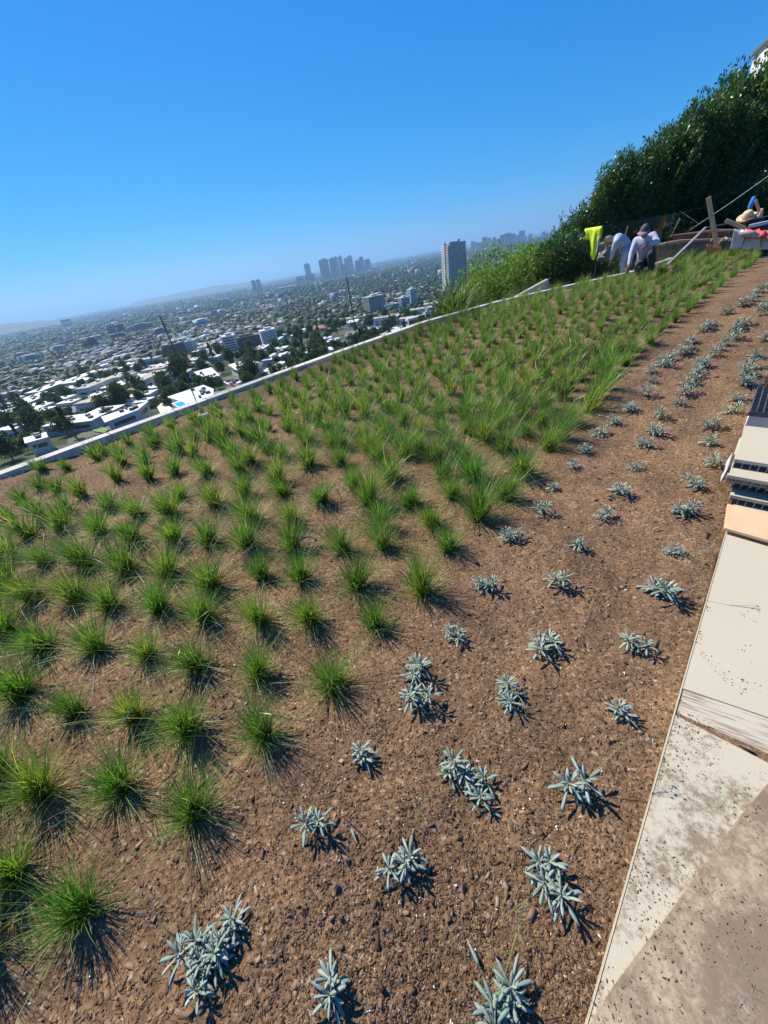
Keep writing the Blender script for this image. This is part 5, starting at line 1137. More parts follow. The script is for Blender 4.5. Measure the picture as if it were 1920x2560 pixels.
# ================================================================ GRATES AND STONE PLANKS
def grate_panel(name, label, corner, along_e, along_n, face_up=True, z=0.0, seglab=None, tile=True, rz=0.0, gap=0.038):
    """corner: the panel's near left corner; e = away from the camera along the bed, n = to the right"""
    t = empty(name, (corner[0], corner[1], z), math.atan2(_en[1], _en[0])+rz, label, 'grate panel', 'stone-topped grates piled by the bed')
    wN, wE = along_n, along_e     # local x = right, y = away
    g = MB(); hh = 0.038; z0 = 0.0 if face_up else 0.0
    n = int(wN/gap)
    for k in range(n+1): g.box((min(k*gap+0.003, wN-0.003), wE/2-(0.004 if tile else 0), z0+hh/2), (0.006, wE, hh))
    m_ = int(wE/gap)
    for k in range(1 if tile else 0, m_+1): g.box((wN/2, min(k*gap+0.003, wE-0.003), z0+hh/2-0.001), (wN, 0.005, hh-0.002))
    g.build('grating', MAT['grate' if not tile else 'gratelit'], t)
    if tile: MB().box((wN/2, wE/2, hh+0.011), (wN+0.012, wE+0.012, 0.022)).build('stone_top', MAT['slab_clean'], t, bevel=0.0015)
    return t
c1 = fl(1829, 1236, PZ+0.062)[:2]; c2 = fl(1836, 1198, PZ+0.124)[:2]; c3 = fl(1822, 1186, PZ+0.186)[:2]; c4 = fl(1840, 1146, PZ+0.248)[:2]
grate_panel('grate_panel', 'lowest stone-topped grate of the pile, beside the plywood sheet', c1, 0.62, 0.62, z=PZ+0.001)
grate_panel('grate_panel', 'second stone-topped grate from the bottom of the pile', c2, 0.60, 0.62, z=PZ+0.063)
grate_panel('grate_panel', 'third grate of the pile, its stone end sticking out to the left', c3, 0.58, 0.62, z=PZ+0.125)
grate_panel('grate_panel', 'top grate of the pile with the bare cream stone face', c4, 0.55, 0.40, z=PZ+0.187)
c5 = c4+_en*0.155+_ed*0.03
grate_panel('grate_panel', 'upturned black grate lying bars-up on top of the pile', c5, 0.55, 0.45, z=PZ+0.249, tile=False)
c6 = fl(1873, 1030, PZ+0.20)[:2]
grate_panel('grate_panel', 'black open grate behind the pile, farthest from the plywood', c6+_ed*0.0, 0.62, 0.6, z=PZ+0.17, tile=False)
st_ = MB().box((0.3, 0.31, 0.08), (0.58, 0.6, 0.16)); o = st_.build('stone_block', MAT['stone'], None, (c6[0], c6[1], PZ+0.005), math.atan2(_en[1], _en[0])); tag(o, 'stone slabs under the rear black grate', 'stone block')
f_ = MB(); pts = [c3-_en*0.012+_ed*s for s in (0.02, 0.08, 0.15, 0.22, 0.3)]
vs = []; 
for k, p in enumerate(pts):
    w_ = 0.02*math.sin(k*2.1); vs += [(*(p-_en*(0.012+w_*0.3)), PZ+0.11+w_), (*(p-_en*0.004), PZ+0.20), (*(p-_en*(0.010+w_*0.3)), PZ+0.11+w_), (*(p-_en*0.002), PZ+0.20)]
fs = []
for k in range(4): fs += [(4*k, 4*k+4, 4*k+5, 4*k+1), (4*k+2, 4*k+3, 4*k+7, 4*k+6)]
f_.add(vs, fs); o = f_.build('plastic_film', MAT['film']); tag(o, 'torn clear plastic film hanging on the left side of the grate pile', 'plastic film')
pa_ = fl(1811, 1319, PZ+0.04)[:2]; pb_ = fl(1819, 1259, PZ+0.04)[:2]; pn_ = fl(1920, 1350, PZ+0.04)[:2]-pa_; pn_ = pn_/np.linalg.norm(pn_)*0.62
wslab('plywood_sheet', 'orange-brown plywood sheet lying in front of the grate pile', [pa_, pb_, pb_+pn_, pa_+pn_], PZ+0.022, PZ+0.040, 'ply', 'plywood')
pc_ = pa_+pn_*0.1+(pb_-pa_)*0.3; wslab('timber_batten', 'thin timber batten supporting the plywood sheet', [pc_, pc_+(pb_-pa_)*0.3, pc_+pn_*0.85+(pb_-pa_)*0.3, pc_+pn_*0.85], PZ+0.001, PZ+0.0215, 'wood', 'batten')
# small things lying about
def chip_leaf(name, px, py, L, wd, a, mat, label, cat, z=0.012, curl=0.3):
    p = fl(px, py, 0); zz = (PZ if edge_off(p[0], p[1]) > 0 else soil_z(p[0], p[1]))+z; b = MB(); T = []; leaf_succ(b, T, (0, 0, 0), a, curl, L, wd, 0.5)
    me = b.mesh(name, MAT[mat], smooth=True)
    if mat == 'succ': q = me.attributes.new('tint', 'FLOAT', 'POINT'); q.data.foreach_set('value', np.array(T, np.float32))
    o = link(name, me, None, (p[0], p[1], zz)); tag(o, label, cat); return o
chip_leaf('fallen_leaf', 1167, 2345, 0.055, 0.012, -1.2, 'succ', 'fallen blue leaf above the frontmost right plant', 'leaf')
chip_leaf('fallen_leaf', 893, 2108, 0.045, 0.009, 2.0, 'succ', 'fallen blue leaf left of the middle front plant', 'leaf')
chip_leaf('fallen_leaf', 1630, 1328, 0.06, 0.012, 0.2, 'succ', 'fallen blue leaf between the far blue plants', 'leaf')
chip_leaf('bark_curl', 1840, 1865, 0.04, 0.012, -0.9, 'rubble', 'reddish curl of bark on the soiled paving slab', 'bark', 0.004, 0.5)
chip_leaf('fallen_leaf', 1633, 1858, 0.022, 0.009, 0.9, 'succ', 'tiny blue leaf on the mulch by the paving edge', 'leaf')
chip_leaf('dry_leaf', 834, 2232, 0.024, 0.014, 1.0, 'rubble', 'tan dry leaf on the mulch', 'leaf', 0.01, 0.1)
chip_leaf('dry_leaf', 615, 2132, 0.02, 0.012, 0.3, 'rubble', 'small brown dry leaf left of the blue plants', 'leaf', 0.01, 0.1)
p = fl(1250, 1372, 0.03); b = MB(); b.tube([(math.cos(a)*0.055, math.sin(a)*0.055, 0.05+0.01*math.sin(a*2)) for a in np.linspace(0, 5.9, 18)], 0.008, 6)
# ================================================================ PEOPLE
def skin_mesh(name, verts, edges, radii, mats, root=0, sub=1, smooth=True, voxel=0.012, iters=6):
    """tapered limbs between the joints, fused into one continuous smooth surface"""
    b = bmesh.new()
    for (i, j) in edges:
        p = Vector(verts[i]); q = Vector(verts[j]); n = max(2, int((q-p).length/(min(radii[i], radii[j])*0.5))+1)
        for k in range(n+1):
            t = k/n; r = radii[i]*(1-t)+radii[j]*t
            m_ = Matrix.Translation(p.lerp(q, t)) @ Matrix.Diagonal((r, r, r, 1)); bmesh.ops.create_icosphere(b, subdivisions=2, radius=1.0, matrix=m_)
    me = bpy.data.meshes.new(name); b.to_mesh(me); b.free(); o = bpy.data.objects.new(name, me); COL.objects.link(o)
    r_ = o.modifiers.new('r', 'REMESH'); r_.mode = 'VOXEL'; r_.voxel_size = voxel; s_ = o.modifiers.new('s', 'SMOOTH'); s_.iterations = iters; s_.factor = 0.5
    bpy.context.view_layer.update(); out = bpy.data.meshes.new_from_object(o.evaluated_get(bpy.context.evaluated_depsgraph_get())); bpy.data.objects.remove(o)
    out.name = name; out.materials.clear()
    for m in mats: out.materials.append(m)
    for p_ in out.polygons: p_.use_smooth = True
    return out
def hand_chain(V, E, Rr, wi, fwd, side, down, s=1.0, curl=0.5, grip=False):
    """palm and five fingers from wrist vertex wi; returns nothing"""
    w = np.array(V[wi]); fwd = fwd/np.linalg.norm(fwd); side = side/np.linalg.norm(side); down = down/np.linalg.norm(down)
    V.append(w+fwd*0.045*s); E.append((wi, len(V)-1)); Rr.append(0.030*s); pi = len(V)-1
    for k, (off, L) in enumerate([(-0.030, 0.070), (-0.010, 0.080), (0.010, 0.074), (0.029, 0.058)]):
        b0 = w+fwd*0.088*s+side*off*s; V.append(b0); E.append((pi, len(V)-1)); Rr.append(0.0125*s); q = len(V)-1; d = fwd.copy(); cur = b0
        for j in range(3):
            c = curl*(j+1)*0.55; d = fwd*math.cos(c)+down*math.sin(c); cur = cur+d*L*s*(0.42, 0.33, 0.25)[j]; V.append(cur); E.append((q, len(V)-1)); Rr.append((0.011, 0.010, 0.0085)[j]*s); q = len(V)-1
    b0 = w+fwd*0.03*s-side*0.034*s; V.append(b0); E.append((pi, len(V)-1)); Rr.append(0.014*s); q = len(V)-1
    for j in range(2): b0 = b0+(fwd*0.7-side*0.65+down*0.35*(j+1))*0.032*s; V.append(b0); E.append((q, len(V)-1)); Rr.append(0.0115*s); q = len(V)-1
def head_mesh(c, up, face, s=1.0):
    """head with brow, nose, mouth, ears; c centre"""
    up = Vector(up).normalized(); face = Vector(face); face = (face-up*face.dot(up)).normalized(); side = up.cross(face)
    b = bmesh.new(); bmesh.ops.create_uvsphere(b, u_segments=24, v_segments=18, radius=1.0)
    for v in b.verts:
        x, y, z = v.co; # x side, y face, z up
        X = x*0.076; Y = y*0.094; Z = z*0.118
        if y > 0:
            Z -= 0.0; nose = math.exp(-((x/0.16)**2+((z+0.10)/0.22)**2)); Y += 0.024*nose
            for e in (-1, 1): Y -= 0.012*math.exp(-(((x-e*0.38)/0.2)**2+((z-0.10)/0.14)**2))
            Y += 0.006*math.exp(-((x/0.3)**2+((z+0.48)/0.10)**2))-0.008*math.exp(-((x/0.32)**2+((z+0.40)/0.05)**2)); Y += 0.010*math.exp(-((x/0.3)**2+((z+0.75)/0.15)**2))
        if z < -0.2: X *= 1-0.28*(-z-0.2); Y = Y*(1-0.10*(-z-0.2))+0.01*(-z-0.2)
        for e in (-1, 1):
            if abs(x-e*0.97) < 0.16 and abs(z+0.02) < 0.25 and abs(y) < 0.22: X += e*0.014
        v.co = (Vector(c)+(side*X+face*Y+up*Z)*s)
    me = bpy.data.meshes.new('head'); b.to_mesh(me); b.free(); return me
def merge_meshes(name, meshes, mats):
    b = bmesh.new()
    for i, m in enumerate(meshes):
        n = len(b.faces); b.from_mesh(m); b.faces.ensure_lookup_table()
        for f in b.faces[n:]: f.material_index = 0; f.smooth = True
    me = bpy.data.meshes.new(name); b.to_mesh(me); b.free()
    for m in mats: me.materials.append(m)
    return me
def V3(px, py, D): return np.array(at(px, py, D))
def make_person(J, label, shirt, trousers, face, up, hat, hand_dirs, glove='glove', sc=1.0, boots='boot'):
    """J: dict of joint positions"""
    base = np.array([J['pelvis'][0], J['pelvis'][1], min(J['footL'][2], J['footR'][2])-0.03]); J = {k: np.array(v)-base for k, v in J.items()}
    e = empty('person', tuple(base), 0, label, 'person')
    names = ['pelvis', 'waist', 'chest', 'neck', 'headb', 'shL', 'elL', 'wrL', 'shR', 'elR', 'wrR', 'hipL', 'knL', 'anL', 'footL', 'hipR', 'knR', 'anR', 'footR']
    r = dict(pelvis=0.14, waist=0.12, chest=0.145, neck=0.055, headb=0.055, shL=0.062, elL=0.042, wrL=0.027, shR=0.062, elR=0.042, wrR=0.027, hipL=0.088, knL=0.058, anL=0.040, footL=0.036, hipR=0.088, knR=0.058, anR=0.040, footR=0.036)
    ix = {n: i for i, n in enumerate(names)}; V = [J[n] for n in names]; R_ = [r[n]*sc*0.93 for n in names]
    E = [(ix[a], ix[b]) for a, b in [('pelvis', 'waist'), ('waist', 'chest'), ('chest', 'neck'), ('neck', 'headb'), ('chest', 'shL'), ('shL', 'elL'), ('elL', 'wrL'), ('chest', 'shR'), ('shR', 'elR'), ('elR', 'wrR'), ('pelvis', 'hipL'), ('hipL', 'knL'), ('knL', 'anL'), ('anL', 'footL'), ('pelvis', 'hipR'), ('hipR', 'knR'), ('knR', 'anR'), ('anR', 'footR')]]
    for sd_, (fw, si, dn) in hand_dirs.items(): hand_chain(V, E, R_, ix['wr'+sd_], np.array(fw, float), np.array(si, float), np.array(dn, float), sc)
    body = skin_mesh('body', V, E, R_, [MAT['skin']], voxel=0.0055, iters=3); hd = head_mesh(J['head'], up, face, sc)
    link('body', merge_meshes('body', [body, hd], [MAT['skin']]), e)
    def cloth(nm, keys, edges, radii, mat):
        vv = [J[k] for k in keys]; me = skin_mesh(nm, vv, edges, radii, [MAT[mat]], sub=2); return link(nm, me, e)
    up_ = 1.0*sc
    wl = lambda a, b, t: J[a]*(1-t)+J[b]*t
    J['cuL'] = wl('elL', 'wrL', 0.9); J['cuR'] = wl('elR', 'wrR', 0.9); J['col'] = wl('chest', 'neck', 0.85); J['hem'] = wl('waist', 'pelvis', 0.8); J['chL'] = wl('chest', 'shL', 0.4); J['chR'] = wl('chest', 'shR', 0.4)
    cloth('sweatshirt', ['chest', 'waist', 'hem', 'col', 'shL', 'elL', 'cuL', 'shR', 'elR', 'cuR'], [(0, 1), (1, 2), (0, 3), (0, 4), (4, 5), (5, 6), (0, 7), (7, 8), (8, 9)],
          [0.150*up_, 0.142*up_, 0.15*up_, 0.068*up_, 0.082*up_, 0.060*up_, 0.043*up_, 0.082*up_, 0.060*up_, 0.043*up_], shirt)
    J['cfL'] = wl('knL', 'anL', 0.9); J['cfR'] = wl('knR', 'anR', 0.9)
    cloth('trousers', ['pelvis', 'hipL', 'knL', 'cfL', 'hipR', 'knR', 'cfR'], [(0, 1), (1, 2), (2, 3), (0, 4), (4, 5), (5, 6)], [0.158*up_, 0.11*up_, 0.078*up_, 0.062*up_, 0.11*up_, 0.078*up_, 0.062*up_], trousers)
    for s_ in 'LR':
        a = J['an'+s_]; f_ = J['foot'+s_]; me = skin_mesh('boot', [a+np.array([0, 0, 0.03]), a*0.8+f_*0.2-np.array([0, 0, 0.03]), f_-np.array([0, 0, 0.01])], [(0, 1), (1, 2)], [0.052*sc, 0.050*sc, 0.044*sc], [MAT[boots]], sub=2); link('boot', me, e)
    hat(e, J, up, face, sc); return e
def frame(up, face):
    u = Vector(up).normalized(); f = Vector(face); f = (f-u*f.dot(u)).normalized(); return u, f, u.cross(f)
def cap_hat(e, J, up, face, sc):
    u, f, s = frame(up, face); c = Vector(J['head']); b = bmesh.new(); bmesh.ops.create_uvsphere(b, u_segments=20, v_segments=14, radius=1)
    bmesh.ops.delete(b, geom=[v for v in b.verts if v.co.z < 0.12], context='VERTS')
    for v in b.verts: v.co = c+(s*v.co.x*0.088+f*v.co.y*0.104+u*(v.co.z*0.128+0.004))*sc
    me = bpy.data.meshes.new('cap'); b.to_mesh(me); b.free(); me.materials.append(MAT['cap'])
    for p in me.polygons: p.use_smooth = True
    cp = link('cap', me, e); m_ = MB(); vs = []; n = 9
    for k in range(n):
        a = -1.1+2.2*k/(n-1)
        for rr_, dz in ((0.095, 0.018), (0.095+0.085*math.cos(a*0.9), -0.006)):
            for th in (0, -0.006): vs.append(c+(s*math.sin(a)*rr_*0.95+f*math.cos(a)*rr_*1.12+u*(dz+th+0.012))*sc)
    fs = []
    for k in range(n-1): i = k*4; fs += [(i, i+2, i+6, i+4), (i+1, i+5, i+7, i+3), (i+2, i+3, i+7, i+6)]
    m_.add(vs, fs); m_.build('brim', MAT['capbrim'], cp, smooth=True)
def straw_hat(e, J, up, face, sc):
    u, f, s = frame(up, face); c = Vector(J['head'])+u*0.035*sc; prof = [(0.0, 0.125), (0.05, 0.122), (0.082, 0.10), (0.094, 0.05), (0.097, 0.0), (0.13, -0.012), (0.165, -0.008), (0.19, 0.006), (0.188, 0.001), (0.16, -0.014), (0.10, -0.012)]
    n = 28; vs = []; fs = []
    for r_, z in prof:
        for k in range(n):
            a = 6.2832*k/n; wv = 0.02*math.sin(2*a)*(r_/0.25)**2; vs.append(c+(s*math.cos(a)*r_+f*math.sin(a)*r_*1.06+u*(z+wv))*sc)
    for i in range(len(prof)-1):
        for k in range(n): fs.append((i*n+k, i*n+(k+1) % n, (i+1)*n+(k+1) % n, (i+1)*n+k))
    m_ = MB(); m_.add(vs, fs); h = m_.build('straw_hat', MAT['strawhat'], e, smooth=True)
    k_ = MB(); k_.tube([c+(s*math.cos(a)*0.099+f*math.sin(a)*0.099*1.04+u*0.02)*sc for a in np.linspace(0, 6.25, 24)], 0.009*sc, 6); k_.build('hat_band', MAT['rubble'], h)
def hood(e, J, up, face, sc):
    u, f, s = frame(up, face); c = Vector(J['head']); b = bmesh.new(); bmesh.ops.create_uvsphere(b, u_segments=16, v_segments=12, radius=1)
    bmesh.ops.delete(b, geom=[v for v in b.verts if v.co.y > 0.55], context='VERTS')
    for v in b.verts: v.co = c+(s*v.co.x*0.092+f*v.co.y*0.108+u*v.co.z*0.126)*sc
    me = bpy.data.meshes.new('headscarf'); b.to_mesh(me); b.free(); me.materials.append(MAT['ply']); [setattr(p_, 'use_smooth', True) for p_ in me.polygons]; link('headscarf', me, e)
tocam = lambda p: (np.array([0, 0, EYE])-p)/np.linalg.norm(np.array([0, 0, EYE])-p)
D1 = 11.0
pz = lambda px, py, d=0.0: V3(px, py, D1+d)
P1 = dict(pelvis=pz(1612, 650, 0.25), waist=pz(1611, 634, 0.15), chest=pz(1612, 608, 0.02), neck=pz(1612, 592, -0.05), headb=pz(1612, 585, -0.10), head=pz(1611, 578, -0.15), shL=pz(1592, 602, 0.02), elL=pz(1579, 635, -0.05), wrL=pz(1573, 664, -0.15),
          shR=pz(1632, 590, 0.05), elR=pz(1643, 606, -0.10), wrR=pz(1622, 609, -0.25), hipL=pz(1602, 655, 0.2), knL=pz(1597, 672, -0.12), anL=pz(1608, 694, 0.2), footL=pz(1603, 699, 0.05), hipR=pz(1622, 650, 0.2), knR=pz(1629, 634, -0.18), anR=pz(1628, 676, -0.02), footR=pz(1622, 683, -0.15))
tc_ = tocam(P1['head']); dn = np.array([0, 0, -1.0]); rt = _r
make_person(P1, 'crouching person in grey sweatshirt and dark cap, one arm reaching down to the kerb', 'sweat', 'dark_cloth', tuple(tc_*0.9+dn*0.55), tuple(np.array([0, 0, 1.0])+tc_*0.35), cap_hat,
            {'L': (dn-rt*0.15, rt, tc_), 'R': (-rt*0.75+dn*0.6, -tc_*0.3+dn, -tc_)}, sc=0.98)
D2 = 12.6
pz = lambda px, py, d=0.0: V3(px, py, D2+d)
P2 = dict(pelvis=pz(1566, 622, 0.1), waist=pz(1558, 607, 0.05), chest=pz(1545, 600, 0), neck=pz(1533, 598, 0), headb=pz(1529, 598, 0), head=pz(1522, 601, 0), shL=pz(1541, 606, -0.18), elL=pz(1532, 628, -0.15), wrL=pz(1526, 648, -0.12), shR=pz(1545, 600, 0.2), elR=pz(1536, 624, 0.2), wrR=pz(1529, 646, 0.15),
          hipL=pz(1566, 630, -0.1), knL=pz(1556, 657, -0.12), anL=pz(1556, 684, -0.1), footL=pz(1548, 690, -0.1), hipR=pz(1570, 628, 0.15), knR=pz(1563, 655, 0.15), anR=pz(1566, 682, 0.15), footR=pz(1558, 688, 0.12))
make_person(P2, 'person in pale shirt bending forward behind the glass, left of the crouching one', 'white_shirt', 'wgrey', tuple(-rt*0.6+dn*0.8), tuple(-rt*0.8+np.array([0, 0, 0.1])), hood, {'L': (dn, tc_, -rt), 'R': (dn, tc_, -rt)}, sc=0.95)
D3 = 13.7
pz = lambda px, py, d=0.0: V3(px, py, D3+d)
P3 = dict(pelvis=pz(1905, 590, 0.2), waist=pz(1897, 575, 0.15), chest=pz(1886, 563, 0.05), neck=pz(1876, 553, 0), headb=pz(1872, 550, 0), head=pz(1868, 546, -0.03), shL=pz(1869, 568, -0.1), elL=pz(1852, 582, -0.2), wrL=pz(1858, 600, -0.3), shR=pz(1897, 553, 0.1), elR=pz(1915, 570, 0.1), wrR=pz(1900, 590, -0.1),
          hipL=pz(1900, 598, 0.2), knL=pz(1880, 608, -0.15), anL=pz(1890, 634, 0.1), footL=pz(1880, 640, 0), hipR=pz(1915, 592, 0.2), knR=pz(1910, 603, -0.15), anR=pz(1912, 630, 0.1), footR=pz(1904, 638, 0))
make_person(P3, 'person in wide straw hat and dark jacket stooping behind the stone slabs', 'dark_cloth', 'dark_cloth', tuple(tc_*0.7-rt*0.3+dn*0.5), tuple(np.array([0, 0, 1.0])-rt*0.25+tc_*0.25), straw_hat, {'L': (dn, tc_, -rt), 'R': (dn, tc_, -rt)}, sc=1.0)
# ================================================================ THINGS AROUND THE WORKERS
def vest():
    a, za = GP[4]; b_, zb_ = GP[5]; t0, t1 = 0.60, 1.02; n, m = 16, 22; V = []; d = (b_-a)/np.linalg.norm(b_-a); nn = np.array([-d[1], d[0]])
    pa = W(np.array([*a, za])); pb = W(np.array([*b_, zb_])); D = pb-pa; L = np.linalg.norm(D[:2]); nx = np.array([-D[1], D[0], 0])/L
    s0 = None
    for j in range(m+1):
        v = j/m                                          # 0 back bottom -> 1 front bottom
        for i in range(n+1):
            u = i/n
            left = 0.64+0.20*np.clip((v-0.35)/0.55, 0, 1)**0.8; ss = left+(1.015-left)*u
            p = pa+D*ss
            drop = (v-0.28); front = drop > 0
            ln = 0.60*(0.62+0.38*math.sin(u*3.0+0.2)+0.25*u) if front else 0.25
            z = p[2]+0.012-abs(drop)/(0.72 if front else 0.28)*ln
            off = -0.016 if front else 0.016
            off = off+(0.022*math.sin(u*9+v*5)+0.012*math.sin(u*21+v*3))*min(1, abs(drop)*4)*(-1 if front else 0.4)-(0.02*min(1, abs(drop)*3) if front else -0.01)
            if abs(drop) < 0.04: off = -0.016*drop/0.04
            V.append((p[0]+nx[0]*off, p[1]+nx[1]*off, z+0.02*math.sin(u*7)*abs(drop)))
    V = np.array(V); F = [(j*(n+1)+i, j*(n+1)+i+1, (j+1)*(n+1)+i+1, (j+1)*(n+1)+i) for j in range(m) for i in range(n)]
    c = V.mean(0); o = link('safety_vest', mesh_np('fabric', V-c, F, MAT['hiviz'], smooth=True), None, tuple(c)); s = o.modifiers.new('thick', 'SOLIDIFY'); s.thickness = 0.004
    tag(o, 'fluorescent yellow safety vest hung over the top edge of the glass', 'safety vest')
    # reflective strip lying on the vest front
    k = [V[(j)*(n+1)+13]-c for j in range(12, 22)]; k2 = [V[(j)*(n+1)+15]-c for j in range(12, 22)]; ofs = np.array([-nx[0], -nx[1], 0])*0.014
    VV = []; 
    for q, r_ in zip(k, k2): VV += [q+ofs, r_+ofs]
    FF = [(2*i, 2*i+1, 2*i+3, 2*i+2) for i in range(len(k)-1)]; q = link('reflective_tape', mesh_np('reflective_tape', VV, FF, MAT['reflect'], smooth=True), o); s = q.modifiers.new('thick', 'SOLIDIFY'); s.thickness = 0.002
vest()
def pole(name, label, cat, a, b_, w, t, mat, D, D2=None):
    p = V3(*a, D); q = V3(*b_, D2 or D); o = MB().beam((0, 0, 0), tuple(q-p), w, t).build(name, MAT[mat], None, tuple(p), bevel=0.004); return tag(o, label, cat)
pole('timber_post', 'upright rough timber post leaning left above the rubble', 'timber post', (1795, 632), (1771, 493), 0.10, 0.09, 'wood', 13.6)
pole('timber_stake', 'thin wooden stake behind the glass, right of the crouching person', 'timber stake', (1676, 594), (1700, 546), 0.035, 0.03, 'wood', 14.4)
pole('timber_stake', 'short wooden stake behind the bending person', 'timber stake', (1563, 590), (1570, 565), 0.035, 0.03, 'wood', 14.6)
pole('timber_beam', 'pale timber beam propped on the stone slabs', 'timber beam', (1814, 551), (1862, 571), 0.10, 0.07, 'wood', 13.0)
pole('white_plank', 'whitish plank lying on the red fabric at the right edge', 'plank', (1872, 566), (1990, 541), 0.09, 0.06, 'stone', 12.6)
pole('timber_stake', 'short stake seen right of the blue cloth, behind the straw hat', 'timber stake', (1899, 530), (1889, 500), 0.06, 0.05, 'wood', 13.6)
pole('tool_handle', 'reddish tool handle standing left of the timber post', 'tool', (1770, 604), (1778, 572), 0.03, 0.03, 'rubble', 13.6)
a, b_, c = V3(1668, 662, 12.2), V3(1764, 569, 13.2), V3(1990, 527, 13.8)
m_ = MB().beam((0, 0, 0), tuple(b_-a), 0.045, 0.03).beam(tuple(b_-a), tuple(c-a), 0.014, 0.014); o = m_.build('sloping_rail', MAT['steel'], None, tuple(a)); tag(o, 'grey metal rail rising beside the crouching person, then running level', 'rail')
p, q = V3(1716, 581, 16.5), V3(1960, 412, 16.5); o = MB().tube([(0, 0, 0), tuple((q-p)*0.5-np.array([0, 0, 0.03])), tuple(q-p)], 0.006, 6).build('slanting_cable', MAT['film'], None, tuple(p)); tag(o, 'thin slanting cable in front of the hedge at the right', 'cable')
p = V3(1881, 505, 13.7); b = MB(); b.tube([(0, 0, 0.10), (0.01, 0, 0.02), (-0.01, 0.01, -0.08), (0.0, 0, -0.16)], [0.03, 0.055, 0.045, 0.02], 9); o = b.build('blue_cloth', MAT['blue_cloth'], None, tuple(p), smooth=True); tag(o, 'bright blue cloth above the straw hat', 'cloth')
p = V3(1900, 535, 14.3); b = MB(); b.tube([(0, 0, 0.10), (0.02, 0, 0), (0.01, 0, -0.12)], [0.03, 0.05, 0.04], 9); o = b.build('tan_bag', MAT['ply'], None, tuple(p), smooth=True); tag(o, 'tan bag or cloth right of the straw hat', 'bag')
def blob(name, label, cat, px, py, D, s, mat, seed, sub=2):
    g = np.random.default_rng(seed); c = V3(px, py, D); b = bmesh.new(); bmesh.ops.create_icosphere(b, subdivisions=sub, radius=1)
    ph = g.uniform(0, 6, 6)
    for v in b.verts:
        k = 1+0.16*math.sin(v.co.x*3+ph[0])+0.12*math.sin(v.co.y*4+ph[1])+0.10*math.sin(v.co.z*5+ph[2])+g.normal(0, 0.05); v.co = Vector((v.co.x*s[0]*k, v.co.y*s[1]*k, v.co.z*s[2]*k))
    me = bpy.data.meshes.new(name); b.to_mesh(me); b.free(); me.materials.append(MAT[mat]); o = link(name, me, None, tuple(c)); return tag(o, label, cat)
blob('boulder', 'large pale grey boulder behind the glass, left of the bending person', 'boulder', 1535, 622, 13.6, (0.28, 0.22, 0.20), 'rock', 3)
blob('boulder', 'smaller pale boulder beside the yellow vest', 'boulder', 1505, 617, 14.0, (0.20, 0.16, 0.14), 'rock', 4)
blob('boulder', 'low grey boulder under the large pale one', 'boulder', 1518, 640, 13.8, (0.24, 0.2, 0.13), 'rock', 6)
for k, (px, py, s) in enumerate([(1806, 607, .14), (1815, 622, .10), (1800, 618, .09), (1783, 602, .07), (1820, 612, .10), (1811, 600, .08), (1826, 604, .08)]):
    blob('rubble_stone', 'rubble stone right of the timber post, %s of the small heap' % ordinal(k+1), 'stone', px, py, 13.9, (s, s*0.8, s*0.75), ['rubble', 'rock', 'stone'][k % 3], 20+k, 1)
# orange timber offcuts
b = MB(); g = random.Random(4); o0 = V3(1780, 627, 13.3)
for k in range(5):
    p = V3(1768+k*6, 612+k*2, 13.3)-o0; q = V3(1772+k*7, 642, 13.3)-o0
    ob = MB().beam(tuple(p), tuple(q+np.array([0, 0, 0.02*k])), 0.075, 0.05).build('timber_offcut', MAT['orange'], None, tuple(o0)); tag(ob, 'orange-brown timber offcut at the foot of the post, %s from the left' % ordinal(k+1), 'timber')
# stone slabs, red fabric, grey pipe
def quad_slab(name, label, cat, pts, D, th, mat):
    P = [V3(x, y, D) for x, y in pts]; c = np.mean(P, 0); back = np.array([c[0], c[1], 0])/np.hypot(c[0], c[1])*th; m_ = MB(); n = len(P)
    vs = [p-c for p in P]+[p-c+back for p in P]; m_.add(vs, [tuple(range(n)), tuple(range(n, 2*n))[::-1]]+[(i, (i+1) % n, (i+1) % n+n, i+n) for i in range(n)]); o = m_.build(name, MAT[mat], None, tuple(c), bevel=0.006); return tag(o, label, cat)
quad_slab('stone_slab', 'upright cream stone slab, left one of the cracked pair', 'stone slab', [(1826, 622), (1835, 575), (1863, 586), (1854, 620)], 12.9, 0.5, 'stone')
quad_slab('stone_slab', 'upright cream stone slab, middle one beside the dark crack', 'stone slab', [(1856, 622), (1864, 587), (1902, 596), (1900, 625)], 12.95, 0.5, 'stone')
quad_slab('stone_slab', 'cream stone slab farthest right, low in the grass', 'stone slab', [(1902, 625), (1905, 590), (1950, 580), (1955, 620)], 13.0, 0.5, 'stone')
quad_slab('masonry_wall', 'dark red-brown low masonry wall behind the post', 'wall', [(1683, 610), (1683, 588), (1790, 574), (1860, 574), (1860, 598), (1790, 600)], 14.9, 0.3, 'redwall')
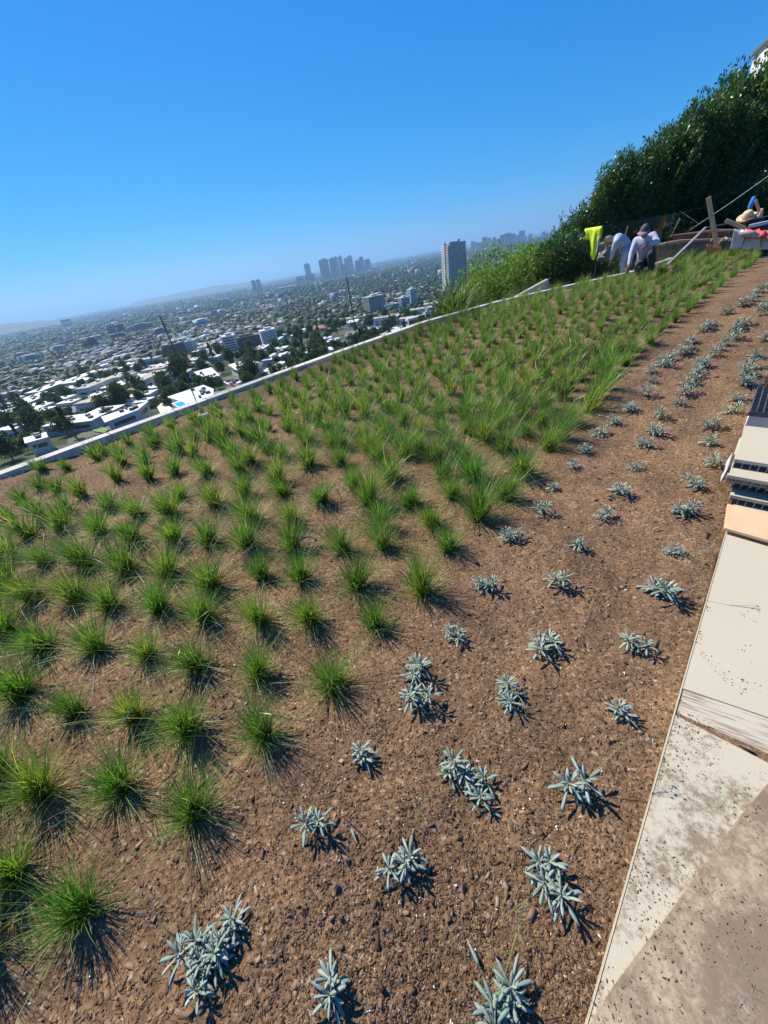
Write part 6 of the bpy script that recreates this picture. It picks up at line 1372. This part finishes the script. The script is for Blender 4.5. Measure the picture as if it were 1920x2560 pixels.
quad_slab('earth_bank', 'brown rubble earth bank below the masonry wall', 'earth', [(1640, 660), (1645, 612), (1700, 600), (1830, 596), (1830, 640), (1740, 650)], 14.6, 0.6, 'rubble')
p, q = V3(1849, 579, 12.75), V3(1896, 590, 12.75); o = MB().tube([(0, 0, 0), tuple(q-p)], 0.045, 12).build('grey_pipe', MAT['pvc'], None, tuple(p), smooth=True); tag(o, 'grey pipe lying across the top of the stone slabs', 'pipe')
def red_cloth():
    V = []; g = np.random.default_rng(2); n, m = 26, 8; A = V3(1856, 579, 13.05); B = V3(1950, 583, 13.05)
    for i in range(n+1):
        for j in range(m+1):
            p = A+(B-A)*i/n+np.array([A[0], A[1], 0])/np.hypot(A[0], A[1])*(j/m*0.5-0.15); V.append(p+np.array([0, 0, 0.011*g.normal()+0.025*math.sin(i*0.9+j*0.7)-0.10*(j == 0)]))
    V = np.array(V); c = V.mean(0); F = [(i*(m+1)+j, i*(m+1)+j+1, (i+1)*(m+1)+j+1, (i+1)*(m+1)+j) for i in range(n) for j in range(m)]
    o = link('red_fabric', mesh_np('red_fabric', V-c, F, MAT['red'], smooth=True), None, tuple(c)); s = o.modifiers.new('thick', 'SOLIDIFY'); s.thickness = 0.01; tag(o, 'crumpled red fabric spread over the stone slabs', 'fabric')
red_cloth()
# workers' gloves are part of the body colour: tan gloves as children would hide the fingers, so only the cuffs are added above
# dark irrigation lid and hose ring in the bed
p = fl(508, 1040, 0.03); o = MB().box((0, 0, 0), (0.16, 0.11, 0.05)).build('valve_box', MAT['pvc'], None, (p[0], p[1], 0.03), 0.4, bevel=0.008); tag(o, 'small dark plastic valve box between grass clumps near the kerb', 'valve box')
p = fl(768, 1365, 0.02); b = MB(); b.tube([(math.cos(a)*0.07, math.sin(a)*0.07, 0.03+0.02*math.sin(a)) for a in np.linspace(0.3, 5.9, 18)], 0.008, 6); o = b.build('hose_ring', MAT['grate'], None, (p[0], p[1], 0.0), smooth=True); tag(o, 'loop of dark irrigation hose beside a grass clump', 'hose')
